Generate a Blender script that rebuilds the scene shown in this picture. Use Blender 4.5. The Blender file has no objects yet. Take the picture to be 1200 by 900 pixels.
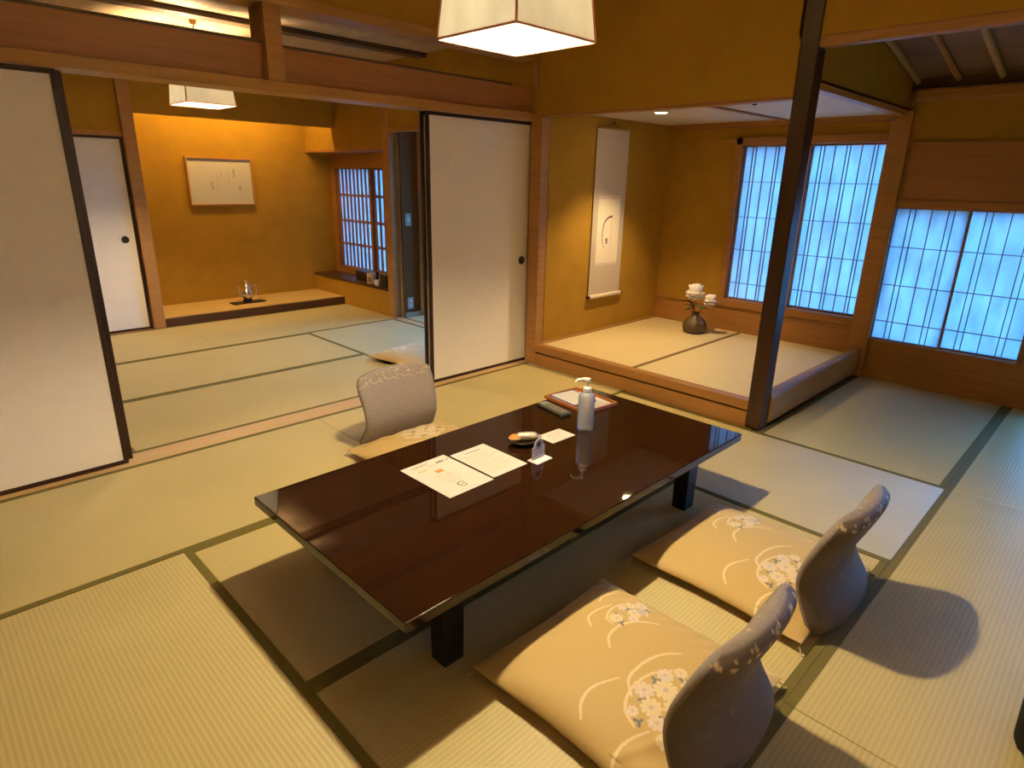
import bpy, bmesh, math, random
import numpy as np
from mathutils import Vector, Matrix
random.seed(7)
COL = bpy.context.scene.collection
PI = math.pi

# ------------------------------------------------------------------ helpers
class MB:
    """collects shapes; build() links them as one mesh object"""
    def __init__(s): s.bm = bmesh.new(); s.mi = 0
    def _tag(s, n0):
        s.bm.faces.ensure_lookup_table()
        for f in s.bm.faces[n0:]: f.material_index = s.mi
    def box(s, x0, y0, z0, x1, y1, z1, bev=0.0, rot=None, seg=2):
        n0 = len(s.bm.faces)
        xs = sorted((x0, x1)); ys = sorted((y0, y1)); zs = sorted((z0, z1))
        v = [s.bm.verts.new((x, y, z)) for z in zs for y in ys for x in xs]
        F = [(0, 2, 3, 1), (4, 5, 7, 6), (0, 1, 5, 4), (2, 6, 7, 3), (0, 4, 6, 2), (1, 3, 7, 5)]
        fs = [s.bm.faces.new([v[i] for i in f]) for f in F]
        if bev > 0:
            es = list({e for f in fs for e in f.edges})
            bmesh.ops.bevel(s.bm, geom=es, offset=bev, segments=seg, affect='EDGES', profile=.5)
        s._tag(n0)
        return s
    def prism(s, pts, axis, a, b):
        """polygon pts (2-D) extruded along axis ('x','y','z') from a to b"""
        n0 = len(s.bm.faces)
        def P(p, t): return {'x': (t, p[0], p[1]), 'y': (p[0], t, p[1]), 'z': (p[0], p[1], t)}[axis]
        A = [s.bm.verts.new(P(p, a)) for p in pts]; B = [s.bm.verts.new(P(p, b)) for p in pts]
        n = len(pts)
        s.bm.faces.new(A); s.bm.faces.new(B[::-1])
        for i in range(n): s.bm.faces.new((A[i], B[i], B[(i + 1) % n], A[(i + 1) % n]))
        s._tag(n0); return s
    def lathe(s, prof, c=(0, 0, 0), n=24, sx=1, sy=1):
        n0 = len(s.bm.faces)
        rings = []
        for r, z in prof:
            if r < 1e-6: rings.append([s.bm.verts.new((c[0], c[1], c[2] + z))])
            else: rings.append([s.bm.verts.new((c[0] + sx * r * math.cos(2 * PI * k / n), c[1] + sy * r * math.sin(2 * PI * k / n), c[2] + z)) for k in range(n)])
        for a, b in zip(rings, rings[1:]):
            for k in range(n):
                k2 = (k + 1) % n
                q = [a[0], b[k2], b[k]] if len(a) == 1 else ([a[k], a[k2], b[0]] if len(b) == 1 else [a[k], a[k2], b[k2], b[k]])
                if len(a) == 1 and len(b) == 1: continue
                s.bm.faces.new(q)
        for ring, flip in ((rings[0], True), (rings[-1], False)):
            if len(ring) > 1: s.bm.faces.new(ring[::-1] if flip else ring)
        s._tag(n0); return s
    def tube(s, pts, r, n=8):
        n0 = len(s.bm.faces)
        pts = [Vector(p) for p in pts]
        rs = r if isinstance(r, (list, tuple)) else [r] * len(pts)
        rings = []; up = None
        for i, p in enumerate(pts):
            t = (pts[min(i + 1, len(pts) - 1)] - pts[max(i - 1, 0)]).normalized()
            if up is None: up = Vector((0, 0, 1)) if abs(t.z) < .9 else Vector((1, 0, 0))
            a = t.cross(up).normalized(); b = a.cross(t).normalized(); up = b
            rings.append([s.bm.verts.new(p + rs[i] * (a * math.cos(2 * PI * k / n) + b * math.sin(2 * PI * k / n))) for k in range(n)])
        for A, B in zip(rings, rings[1:]):
            for k in range(n): s.bm.faces.new((A[k], A[(k + 1) % n], B[(k + 1) % n], B[k]))
        s.bm.faces.new(rings[0][::-1]); s.bm.faces.new(rings[-1])
        s._tag(n0); return s
    def quad(s, *ps):
        n0 = len(s.bm.faces); s.bm.faces.new([s.bm.verts.new(p) for p in ps]); s._tag(n0); return s
    def m(s, i): s.mi = i; return s
    def build(s, name, mats, parent=None, smooth=None, loc=None, rz=0.0):
        bmesh.ops.recalc_face_normals(s.bm, faces=s.bm.faces)
        me = bpy.data.meshes.new(name); s.bm.to_mesh(me); s.bm.free()
        for mm in (mats if isinstance(mats, (list, tuple)) else [mats]): me.materials.append(mm)
        if smooth is not None:
            for p in me.polygons: p.use_smooth = True
            me.set_sharp_from_angle(angle=math.radians(smooth))
        o = bpy.data.objects.new(name, me); COL.objects.link(o)
        if parent: o.parent = parent
        if loc: o.location = loc
        o.rotation_euler.z = rz
        return o

def tag(o, label=None, cat=None, group=None, kind=None):
    if label: o['label'] = label
    if cat: o['category'] = cat
    if group: o['group'] = group
    if kind: o['kind'] = kind
    return o
def thing(name, label, cat, loc=(0, 0, 0), rz=0.0, group=None, kind=None):
    o = bpy.data.objects.new(name, None); COL.objects.link(o)
    o.location = loc; o.rotation_euler.z = rz; o.empty_display_size = .1
    return tag(o, label, cat, group, kind)
def S(name, mb, mats, label, cat, smooth=None):
    return tag(mb.build(name, mats, smooth=smooth), label, cat, kind='structure')
def copy_tree(o, parent=None):
    c = o.copy(); COL.objects.link(c)
    if parent: c.parent = parent
    for ch in list(o.children): copy_tree(ch, c)
    return c

# ------------------------------------------------------------------ materials
def mat(name, col, rough=.6, spec=.3, metal=0.0, var=0.0, vscale=(8, 8, 8), bump=0.0, bscale=60, coat=0.0, emit=None, estr=0, trans=0.0, attr=None, sheen=0.0):
    m = bpy.data.materials.new(name); m.use_nodes = True
    nt = m.node_tree; b = nt.nodes['Principled BSDF']
    b.inputs['Base Color'].default_value = (*col, 1); b.inputs['Roughness'].default_value = rough
    b.inputs['Specular IOR Level'].default_value = spec; b.inputs['Metallic'].default_value = metal
    if coat: b.inputs['Coat Weight'].default_value = coat; b.inputs['Coat Roughness'].default_value = .03
    if trans: b.inputs['Transmission Weight'].default_value = trans
    if sheen: b.inputs['Sheen Weight'].default_value = sheen
    if emit: b.inputs['Emission Color'].default_value = (*emit, 1); b.inputs['Emission Strength'].default_value = estr
    L = nt.links
    src = None
    if attr:
        a = nt.nodes.new('ShaderNodeVertexColor'); a.layer_name = attr; src = a.outputs['Color']; L.new(src, b.inputs['Base Color'])
    if var or bump:
        tc = nt.nodes.new('ShaderNodeTexCoord')
    if var:
        mp = nt.nodes.new('ShaderNodeMapping'); mp.inputs['Scale'].default_value = vscale; L.new(tc.outputs['Object'], mp.inputs['Vector'])
        nz = nt.nodes.new('ShaderNodeTexNoise'); nz.inputs['Scale'].default_value = 1; nz.inputs['Detail'].default_value = 5; nz.inputs['Roughness'].default_value = .6
        L.new(mp.outputs[0], nz.inputs['Vector'])
        mr = nt.nodes.new('ShaderNodeMapRange'); mr.inputs[1].default_value = .25; mr.inputs[2].default_value = .75
        mr.inputs[3].default_value = 1 - var; mr.inputs[4].default_value = 1 + var * .7; L.new(nz.outputs['Fac'], mr.inputs[0])
        mx = nt.nodes.new('ShaderNodeMix'); mx.data_type = 'RGBA'; mx.blend_type = 'MULTIPLY'; mx.inputs[0].default_value = 1
        if src: L.new(src, mx.inputs[6])
        else: mx.inputs[6].default_value = (*col, 1)
        L.new(mr.outputs[0], mx.inputs[7]); L.new(mx.outputs[2], b.inputs['Base Color'])
    if bump:
        nb = nt.nodes.new('ShaderNodeTexNoise'); nb.inputs['Scale'].default_value = bscale; nb.inputs['Detail'].default_value = 4
        L.new(tc.outputs['Object'], nb.inputs['Vector'])
        bp = nt.nodes.new('ShaderNodeBump'); bp.inputs['Strength'].default_value = bump; bp.inputs['Distance'].default_value = .01
        L.new(nb.outputs['Fac'], bp.inputs['Height']); L.new(bp.outputs['Normal'], b.inputs['Normal'])
    return m

def paper_mat(name, col, tcol, frac):
    """thin paper: reflects and lets light through"""
    m = bpy.data.materials.new(name); m.use_nodes = True; nt = m.node_tree
    for n in list(nt.nodes): nt.nodes.remove(n)
    out = nt.nodes.new('ShaderNodeOutputMaterial'); d = nt.nodes.new('ShaderNodeBsdfDiffuse'); t = nt.nodes.new('ShaderNodeBsdfTranslucent'); mx = nt.nodes.new('ShaderNodeMixShader')
    tc = nt.nodes.new('ShaderNodeTexCoord'); mp = nt.nodes.new('ShaderNodeMapping'); mp.inputs['Scale'].default_value = (14, 14, 5)
    nz = nt.nodes.new('ShaderNodeTexNoise'); nz.inputs['Scale'].default_value = 1; nz.inputs['Detail'].default_value = 6
    mr = nt.nodes.new('ShaderNodeMapRange'); mr.inputs[1].default_value = .3; mr.inputs[2].default_value = .7; mr.inputs[3].default_value = .74; mr.inputs[4].default_value = 1.0
    mc = nt.nodes.new('ShaderNodeMix'); mc.data_type = 'RGBA'; mc.blend_type = 'MULTIPLY'; mc.inputs[0].default_value = 1; mc.inputs[6].default_value = (*tcol, 1)
    L = nt.links
    L.new(tc.outputs['Object'], mp.inputs['Vector']); L.new(mp.outputs[0], nz.inputs['Vector']); L.new(nz.outputs['Fac'], mr.inputs[0]); L.new(mr.outputs[0], mc.inputs[7])
    L.new(mc.outputs[2], t.inputs['Color'])
    d.inputs['Color'].default_value = (*col, 1); mx.inputs[0].default_value = frac
    L.new(d.outputs[0], mx.inputs[1]); L.new(t.outputs[0], mx.inputs[2]); L.new(mx.outputs[0], out.inputs[0])
    return m

def thin_glass(name):
    m = bpy.data.materials.new(name); m.use_nodes = True; nt = m.node_tree
    for n in list(nt.nodes): nt.nodes.remove(n)
    out = nt.nodes.new('ShaderNodeOutputMaterial'); t = nt.nodes.new('ShaderNodeBsdfTransparent'); g = nt.nodes.new('ShaderNodeBsdfGlossy'); mx = nt.nodes.new('ShaderNodeMixShader'); fr = nt.nodes.new('ShaderNodeFresnel')
    g.inputs['Roughness'].default_value = .02; t.inputs['Color'].default_value = (.95, .98, 1, 1); fr.inputs['IOR'].default_value = 1.35
    nt.links.new(fr.outputs[0], mx.inputs[0]); nt.links.new(t.outputs[0], mx.inputs[1]); nt.links.new(g.outputs[0], mx.inputs[2]); nt.links.new(mx.outputs[0], out.inputs[0])
    return m

def tatami_mat(name, c1, c2, pitch=.0149):
    m = bpy.data.materials.new(name); m.use_nodes = True; nt = m.node_tree; b = nt.nodes['Principled BSDF']; L = nt.links
    tc = nt.nodes.new('ShaderNodeTexCoord')
    w = nt.nodes.new('ShaderNodeTexWave'); w.wave_type = 'BANDS'; w.bands_direction = 'Y'; w.inputs['Scale'].default_value = 2 * PI / (20 * pitch); w.inputs['Distortion'].default_value = 0
    L.new(tc.outputs['Object'], w.inputs['Vector'])
    mp = nt.nodes.new('ShaderNodeMapping'); mp.inputs['Scale'].default_value = (260, 9, 1); L.new(tc.outputs['Object'], mp.inputs['Vector'])
    nz = nt.nodes.new('ShaderNodeTexNoise'); nz.inputs['Scale'].default_value = 1; nz.inputs['Detail'].default_value = 3; L.new(mp.outputs[0], nz.inputs['Vector'])
    n2 = nt.nodes.new('ShaderNodeTexNoise'); n2.inputs['Scale'].default_value = 2.2; n2.inputs['Detail'].default_value = 3; L.new(tc.outputs['Object'], n2.inputs['Vector'])
    a1 = nt.nodes.new('ShaderNodeMath'); a1.operation = 'MULTIPLY_ADD'; a1.inputs[1].default_value = .30; L.new(w.outputs['Fac'], a1.inputs[0])
    a0 = nt.nodes.new('ShaderNodeMath'); a0.operation = 'MULTIPLY_ADD'; a0.inputs[1].default_value = .35; a0.inputs[2].default_value = 0.0; L.new(nz.outputs['Fac'], a0.inputs[0])
    a2 = nt.nodes.new('ShaderNodeMath'); a2.operation = 'MULTIPLY_ADD'; a2.inputs[1].default_value = .5; L.new(n2.outputs['Fac'], a2.inputs[0]); L.new(a0.outputs[0], a2.inputs[2])
    L.new(a2.outputs[0], a1.inputs[2])
    mx = nt.nodes.new('ShaderNodeMix'); mx.data_type = 'RGBA'; mx.inputs[6].default_value = (*c1, 1); mx.inputs[7].default_value = (*c2, 1)
    L.new(a1.outputs[0], mx.inputs[0]); L.new(mx.outputs[2], b.inputs['Base Color'])
    bp = nt.nodes.new('ShaderNodeBump'); bp.inputs['Strength'].default_value = .16; bp.inputs['Distance'].default_value = .002
    L.new(w.outputs['Fac'], bp.inputs['Height']); L.new(bp.outputs['Normal'], b.inputs['Normal'])
    tg = nt.nodes.new('ShaderNodeTangent'); tg.direction_type = 'UV_MAP'; tg.uv_map = 'UVMap'; L.new(tg.outputs[0], b.inputs['Tangent'])
    b.inputs['Roughness'].default_value = .5; b.inputs['Anisotropic'].default_value = .8; b.inputs['Specular IOR Level'].default_value = .6
    return m

M = {}
M['plaster'] = mat('ochre_plaster', (.40, .222, .026), .9, .15, var=.12, vscale=(5, 5, 5), bump=.12, bscale=180)
M['wood'] = mat('hinoki_wood', (.40, .20, .06), .45, .35, var=.18, vscale=(3, 3, 40))
M['woodh'] = mat('hinoki_wood_lengthwise', (.40, .205, .055), .36, .35, var=.18, vscale=(3, 60, 60))
M['woody'] = mat('hinoki_wood_crosswise', (.37, .17, .045), .42, .4, var=.2, vscale=(60, 2.5, 60))
M['sill'] = mat('pale_sill_wood', (.58, .37, .17), .45, .35, var=.12, vscale=(3, 50, 50))
M['panelwood'] = mat('cedar_panel', (.37, .16, .052), .4, .4, var=.2, vscale=(2, 2, 45))
M['darkwood'] = mat('dark_stained_pillar', (.042, .016, .006), .36, .45, var=.2, vscale=(30, 30, 2))
M['ceilwood'] = mat('ceiling_board', (.48, .34, .20), .6, .25, var=.3, vscale=(60, 4, 4))
M['palecedar'] = mat('pale_cedar_ceiling', (.70, .58, .40), .6, .25, var=.12, vscale=(40, 3, 3))
M['darkbatten'] = mat('dark_batten', (.10, .055, .025), .5, .3)
M['roofboard'] = mat('roof_board', (.22, .13, .075), .6, .3, var=.35, vscale=(3, 2, 3))
M['pole'] = mat('pale_rafter_pole', (.45, .30, .12), .5, .35, var=.15, vscale=(2, 40, 40))
M['alcoveceil'] = mat('alcove_ceiling_board', (.62, .55, .45), .6, .25, var=.12, vscale=(3, 50, 3))
M['fusuma'] = mat('fusuma_paper', (.86, .80, .73), .85, .15, var=.03, vscale=(20, 20, 20), bump=.15, bscale=320)
M['lacq'] = mat('fusuma_lacquer', (.030, .009, .005), .35, .5)
M['bronze'] = mat('dark_bronze', (.05, .04, .035), .35, .5, metal=.6)
M['tatami'] = tatami_mat('tatami_rush', (.37, .30, .11), (.62, .50, .235))
M['tatamipale'] = tatami_mat('alcove_rush', (.58, .46, .20), (.76, .62, .33), .006)
M['heri'] = mat('olive_border_cloth', (.15, .12, .028), .8, .2, var=.08, vscale=(300, 300, 10))
M['herib'] = mat('brown_border_cloth', (.20, .12, .05), .8, .2)
M['lacquer'] = mat('red_brown_lacquer', (.020, .0068, .003), .03, .5, var=.06, vscale=(2, 2, 2))
M['lacqleg'] = mat('black_lacquer', (.006, .005, .004), .3, .4)
M['shoji'] = paper_mat('shoji_paper', (.60, .55, .50), (.90, .93, .95), .56)
M['lattice'] = mat('lattice_wood', (.30, .15, .10), .6, .2)
M['shade'] = paper_mat('lampshade_paper', (.85, .78, .66), (.92, .98, 1.0), .38)
M['shadeframe'] = mat('shade_frame_pink', (.55, .24, .17), .6, .2)
M['bulb'] = mat('bulb_glow', (1, 1, 1), .5, .2, emit=(1.0, .80, .47), estr=1620)
M['cord'] = mat('cord_brown', (.05, .03, .02), .6, .2)
M['white'] = mat('white_paper', (.53, .50, .47), .8, .2)
M['ink'] = mat('grey_ink', (.07, .065, .065), .8, .1)
M['ink2'] = mat('pale_ink', (.30, .28, .26), .8, .1)
M['orange'] = mat('orange_print', (.66, .22, .08), .7, .2)
M['beige'] = mat('beige_print', (.62, .42, .28), .7, .2)
M['plum'] = mat('plum_print', (.10, .06, .075), .7, .2)
M['scroll'] = mat('scroll_silk', (.55, .47, .36), .8, .15, var=.06, vscale=(60, 60, 200))
M['scrollpaper'] = mat('scroll_paper', (.80, .72, .56), .85, .1, var=.03, vscale=(9, 9, 9))
M['scrollband'] = mat('scroll_band', (.66, .55, .46), .75, .2)
M['brush'] = mat('brush_ink', (.20, .13, .10), .85, .1)
M['ivory'] = mat('ivory_roller', (.74, .64, .44), .4, .4)
M['silver'] = mat('silver_metal', (.72, .70, .66), .22, .5, metal=1.0)
M['blacktray'] = mat('black_tray', (.012, .009, .008), .3, .5)
M['petal'] = mat('white_petal', (.86, .80, .76), .7, .2, var=.06, vscale=(40, 40, 40))
M['leaf'] = mat('green_leaf', (.055, .10, .02), .5, .35, var=.2, vscale=(30, 30, 30))
M['stem'] = mat('green_stem', (.09, .11, .03), .6, .3)
M['vase'] = mat('brown_woven_vase', (.13, .085, .04), .35, .5, var=.5, vscale=(45, 45, 30), bump=.5, bscale=55)
M['bottle'] = mat('frosted_bottle', (.78, .82, .92), .25, .4, trans=.7)
M['pump'] = mat('white_plastic', (.85, .83, .80), .35, .4)
M['traywood'] = mat('orange_wood_tray', (.36, .12, .035), .35, .45, var=.15, vscale=(10, 60, 10))
M['bluepaper'] = mat('blue_edge', (.16, .15, .48), .6, .3)
M['remote'] = mat('grey_remote', (.075, .07, .055), .4, .4)
M['remotekey'] = mat('remote_key', (.22, .21, .18), .5, .3)
M['dish'] = mat('dark_dish', (.03, .022, .016), .25, .5)
M['foil'] = mat('silver_wrapper', (.75, .66, .60), .25, .5, metal=.75, bump=.4, bscale=50)
M['greenwrap'] = mat('olive_wrapper', (.35, .32, .12), .35, .5)
M['cracker'] = mat('orange_cracker', (.62, .22, .04), .6, .3, var=.2, vscale=(60, 60, 60))
M['acrylic'] = mat('white_card_plastic', (.70, .66, .68), .3, .4)
M['cushion'] = mat('gold_silk', (.5, .4, .2), .6, .3, attr='Col', bump=.06, bscale=900, sheen=.15)
M['backrest'] = mat('mauve_brocade', (.3, .3, .3), .6, .3, attr='Col', bump=.15, bscale=500, var=.10, vscale=(40, 40, 160))
M['thread'] = mat('cream_thread', (.55, .45, .25), .8, .1)
M['seatwood'] = mat('seat_board_wood', (.16, .07, .03), .4, .4, var=.15, vscale=(40, 4, 4))
M['plate'] = mat('switch_plate', (.40, .37, .33), .4, .4)
M['switchkey'] = mat('switch_key', (.70, .68, .66), .35, .4)
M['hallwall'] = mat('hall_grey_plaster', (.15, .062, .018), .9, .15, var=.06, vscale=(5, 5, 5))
M['hallwood'] = mat('hall_pale_wood', (.30, .24, .18), .5, .3)
M['stepdark'] = mat('dark_step_edge', (.075, .03, .013), .4, .4, var=.2, vscale=(2, 40, 40))
M['stepwood'] = mat('pale_step_board', (.60, .40, .13), .45, .35, var=.12, vscale=(2.5, 50, 50))
M['lens'] = mat('downlight_lens', (1, 1, 1), .5, .2, emit=(1.0, .70, .34), estr=45)
M['gold_ring'] = mat('brass_ring', (.55, .36, .12), .3, .5, metal=.8)
M['glass'] = thin_glass('pane_glass')
M['bagcloth'] = mat('black_bag_cloth', (.008, .007, .007), .7, .2)
M['ground'] = mat('garden_ground', (.09, .085, .06), .9, .1, var=.3, vscale=(3, 3, 3))
M['footblock'] = mat('window_foot_blocker', (.11, .085, .06), .8, .2)
M['canister'] = mat('beige_canister', (.52, .42, .24), .5, .3)
M['gold'] = mat('gold_emblem', (.30, .18, .05), .5, .3)
M['cream'] = mat('cream_cup', (.58, .52, .46), .4, .4)

# ------------------------------------------------------------------ camera
EX = [0.784238, -0.317894, -0.020452]
y_, p_, r_ = EX
fw = Vector((math.cos(y_) * math.cos(p_), math.sin(y_) * math.cos(p_), math.sin(p_)))
rt = fw.cross(Vector((0, 0, 1))).normalized(); dn = fw.cross(rt)
rt2 = rt * math.cos(r_) + dn * math.sin(r_); dn2 = -rt * math.sin(r_) + dn * math.cos(r_)
cam = bpy.data.cameras.new('camera'); camo = bpy.data.objects.new('camera', cam); COL.objects.link(camo)
Rm = Matrix((rt2, -dn2, -fw)).transposed()
camo.matrix_world = Matrix.Translation((0, 0, 1.4)) @ Rm.to_4x4()
cam.sensor_width = 36; cam.lens = 728.0 / 1200 * 36; cam.clip_start = .02; cam.clip_end = 200
bpy.context.scene.camera = camo

# ------------------------------------------------------------------ floor with its mats
floor = S('floor', MB().box(-1.6, -1.6, -.16, 5.3, 3.4, -.058).box(-1.6, 3.4, -.16, 4.63, 7.2, -.058), M['woodh'], 'floor laid with straw mats across both rooms', 'floor')
HW = .030
def tatami(x0, y0, x1, y1, along, sides=(1, 1), z=0.0, parent=floor, material='tatami', hm='heri', th=.055, hw=HW, nm='tatami_mat'):
    """one mat; `along` is its long direction, cloth borders on its two long sides"""
    cx, cy = (x0 + x1) / 2, (y0 + y1) / 2
    lx, ly = ((x1 - x0), (y1 - y0)) if along == 'x' else ((y1 - y0), (x1 - x0))
    g = .0008
    mb = MB().box(-lx / 2 + g, -ly / 2 + g, -th, lx / 2 - g, ly / 2 - g, 0, bev=.002, seg=1)
    o = mb.build(nm, M[material], parent, loc=(cx, cy, z), rz=0 if along == 'x' else PI / 2)
    me = o.data; uv = me.uv_layers.new(name='UVMap')
    for l in me.loops: c = me.vertices[l.vertex_index].co; uv.data[l.index].uv = (c.x, c.y)
    for k, s in ((sides[0], -1), (sides[1], 1)):
        if not k: continue
        a, b = sorted((s * (ly / 2 - .0004), s * (ly / 2 - hw)))
        MB().box(-lx / 2 + g, a, -th, lx / 2 - g, b, .0012, bev=.0005, seg=1).build('cloth_border', M[hm], o)
    return o
XA, XT, XW = -1.3, 3.505, 5.2
tatami(-1.5, 2.36, -.26, 3.33, 'x'); tatami(-.26, 2.36, 1.65, 3.33, 'x'); tatami(1.65, 2.36, XT, 3.33, 'x')
tatami(-.345, .45, .61, 2.36, 'y'); tatami(-1.5, .45, -.345, 2.36, 'y')
tatami(.61, 1.40, 2.54, 2.36, 'x'); tatami(.61, .43, 2.54, 1.40, 'x')
tatami(2.54, .43, 3.475, 2.36, 'y')
tatami(3.475, .43, XW, 1.385, 'x'); tatami(3.475, -.53, XW, .43, 'x')
tatami(1.555, -.53, 3.475, .43, 'x'); tatami(-.345, -.53, 1.555, .43, 'x'); tatami(-1.5, -.53, -.345, .45, 'y')
tatami(-1.5, -1.5, .61, -.53, 'x'); tatami(.61, -1.5, 2.54, -.53, 'x'); tatami(2.54, -1.5, 5.2, -.53, 'x')
# next room
tatami(-.2, 3.48, .72, 5.34, 'y'); tatami(.72, 3.48, 2.635, 4.385, 'x'); tatami(.72, 4.385, 2.635, 5.345, 'x')
tatami(2.635, 3.48, 3.62, 5.345, 'y'); tatami(-.2, 5.345, 1.86, 6.40, 'x'); tatami(1.86, 5.345, 3.655, 6.40, 'x')
# hall beyond the side opening
tatami(3.71, 3.48, 4.55, 5.34, 'y')

# ------------------------------------------------------------------ main room shell
S('trim_1', MB().box(-1.5, 3.33, -.06, 3.52, 3.48, .002, bev=.002).box(3.62, 3.46, -.06, 3.71, 5.36, .002), M['sill'], 'pale wooden sliding-door sill between the two rooms', 'door sill')
S('trim_2', MB().box(-1.5, 3.30, 1.80, 3.505, 3.48, 1.85, bev=.003), M['woodh'], 'long wooden lintel above the white sliding doors', 'lintel')
S('trim_3', MB().box(-1.5, 3.30, 2.195, 3.56, 3.48, 2.245, bev=.003), M['woodh'], 'upper rail above the open transom', 'rail')
S('trim_4', MB().box(1.545, 3.305, 1.85, 1.635, 3.47, 2.195, bev=.003), M['wood'], 'short wooden strut in the middle of the transom', 'strut')
rp = thing('trim_5', 'long reddish brown transom board left of the short strut', 'transom board', kind='structure')
MB().box(-1.5, 3.355, 1.85, 1.545, 3.375, 2.022).build('board', M['panelwood'], rp)
MB().box(-1.5, 3.350, 2.022, 1.545, 3.38, 2.036, bev=.002).build('edge_strip', M['darkbatten'], rp)
rp = thing('trim_6', 'reddish brown transom board right of the short strut', 'transom board', kind='structure')
MB().box(1.635, 3.355, 1.85, 3.505, 3.375, 2.015).build('board', M['panelwood'], rp)
MB().box(1.635, 3.350, 2.015, 3.30, 3.38, 2.029, bev=.002).build('edge_strip', M['darkbatten'], rp)
S('trim_7', MB().box(3.508, 3.25, 0, 3.60, 3.36, 1.86, bev=.004), M['wood'], 'square wooden post between white door and scroll alcove', 'post')
S('trim_8', MB().box(3.49, 3.285, 2.03, 3.53, 3.33, 2.20, bev=.003), M['wood'], 'small wooden strut in the upper corner beneath the lampshade', 'strut')
S('wall_left', MB().box(-1.6, 3.33, 2.245, 3.56, 3.46, 2.6).box(3.505, 3.36, 1.80, 3.70, 3.48, 2.6).box(-1.6, 3.36, 0, -.27, 3.41, 1.8).box(-1.6, 3.482, 0, -.2, 3.55, 2.6), M['plaster'], 'ochre plaster wall above the transom', 'wall')
S('wall_front', MB().box(XT, 1.485, 1.835, 3.57, 3.30, 2.6).box(XT + .001, 3.30, 1.86, 3.57, 3.37, 2.6).box(XT, 1.4, 2.11, 3.57, 1.5, 2.6).box(XT, -1.5, 2.105, 3.57, 1.4, 2.6), M['plaster'], 'dark ochre plaster wall above the scroll alcove opening', 'wall')
S('trim_9', MB().box(3.500, -1.5, 2.055, 3.575, 1.40, 2.108, bev=.012), M['woody'], 'round-edged wooden beam running right from the dark pillar', 'beam')
S('trim_10', MB().box(3.502, 1.485, 1.822, 3.575, 3.26, 1.84, bev=.003), M['woody'], 'thin wooden edge under the alcove header wall', 'edge')
S('trim_11', MB().box(3.495, 1.39, 0, 3.60, 1.482, 2.6, bev=.006), M['darkwood'], 'tall dark-stained pillar at the alcove corner', 'pillar')
S('wall_near', MB().box(-1.6, -1.6, 0, -1.5, 3.46, 2.6), M['plaster'], 'ochre wall beside the camera side of the room', 'wall')
S('wall_back', MB().box(-1.6, -1.6, 0, -1.2, -1.5, 2.6).box(2.4, -1.6, 0, 5.3, -1.5, 2.6).box(-1.2, -1.6, 1.82, 2.4, -1.5, 2.6), M['plaster'], 'ochre wall behind the viewpoint', 'wall')
S('wall_fill_room', MB().box(-1.6, -2.9, 0, 2.9, -2.8, 2.6).box(-1.6, -2.9, 0, -1.5, -1.6, 2.6).box(2.8, -2.9, 0, 2.9, -1.6, 2.6).box(-1.6, -2.9, -.1, 2.9, -1.5, -.02), M['fusuma'], 'pale walls of an added room that holds the unseen fill light', 'wall')  # room added only to enclose the fill light
S('ceiling', MB().box(-1.6, -2.9, 2.55, 3.56, 3.4, 2.65), M['palecedar'], 'boarded ceiling of the main room', 'ceiling')

# alcove (tokonoma)
S('wall_alcove', MB().box(3.59, 3.25, 0, 5.3, 3.36, 2.0), M['plaster'], 'ochre plaster wall where the scroll hangs', 'wall')
ac = thing('ceiling_alcove', 'pale boarded ceiling of the scroll alcove', 'ceiling', kind='structure')
MB().box(3.56, 1.40, 1.88, 5.2, 3.26, 1.92).build('board', M['alcoveceil'], ac)
MB().box(3.56, 2.19, 1.868, 5.2, 2.225, 1.881).build('batten', M['panelwood'], ac)
MB().box(5.15, 1.45, 1.84, 5.2, 3.26, 1.881).build('cornice', M['woody'], ac)
plat = thing('trim_12', 'raised alcove platform with pale matting and wooden front', 'platform', kind='structure')
MB().box(XT, 1.44, -.02, 5.2, 3.25, .104).build('platform_base', M['woody'], plat)
MB().box(XT, 1.484, .09, 3.575, 3.25, .162, bev=.004).build('front_sill', M['woody'], plat)
MB().box(3.502, 1.484, 0, 3.53, 3.25, .0895, bev=.001).build('front_board', M['woody'], plat)
MB().box(3.575, 3.225, .10, 5.2, 3.25, .172, bev=.003).build('side_strip', M['woodh'], plat)
tatami(3.575, 2.345, 5.2, 3.225, 'x', (1, 0), .160, plat, 'tatamipale', 'herib', .05, .032, 'matting')
tatami(3.575, 1.452, 5.2, 2.345, 'x', (1, 0), .160, plat, 'tatamipale', 'herib', .05, .012, 'matting')
S('trim_13', MB().tube([(3.58, 1.415, .03)] + [(5.2, 1.415, .03)], .02), M['woodh'], 'low wooden strip beneath the rounded alcove log', 'strip')
pts = []
for k in range(24):
    a = 2 * PI * k / 24
    c, s_ = math.cos(a), math.sin(a)
    pts.append((1.415 + .042 * math.copysign(abs(c) ** .6, c), .115 + .105 * math.copysign(abs(s_) ** .8, s_)))
S('trim_14', MB().prism(pts, 'x', 3.59, 5.2), M['woodh'], 'rounded log sill along the right side of the alcove', 'sill', smooth=40)
S('trim_15', MB().box(3.59, 1.385, 1.868, 5.2, 1.44, 1.905, bev=.004), M['woodh'], 'wooden beam along the right side of the alcove top', 'beam')
S('wall_side', MB().prism([(3.57, 1.9), (5.25, 1.9), (5.25, 2.16), (3.57, 2.46)], 'y', 1.40, 1.46), M['plaster'], 'triangular olive plaster wall above the alcove side beam', 'wall')

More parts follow.
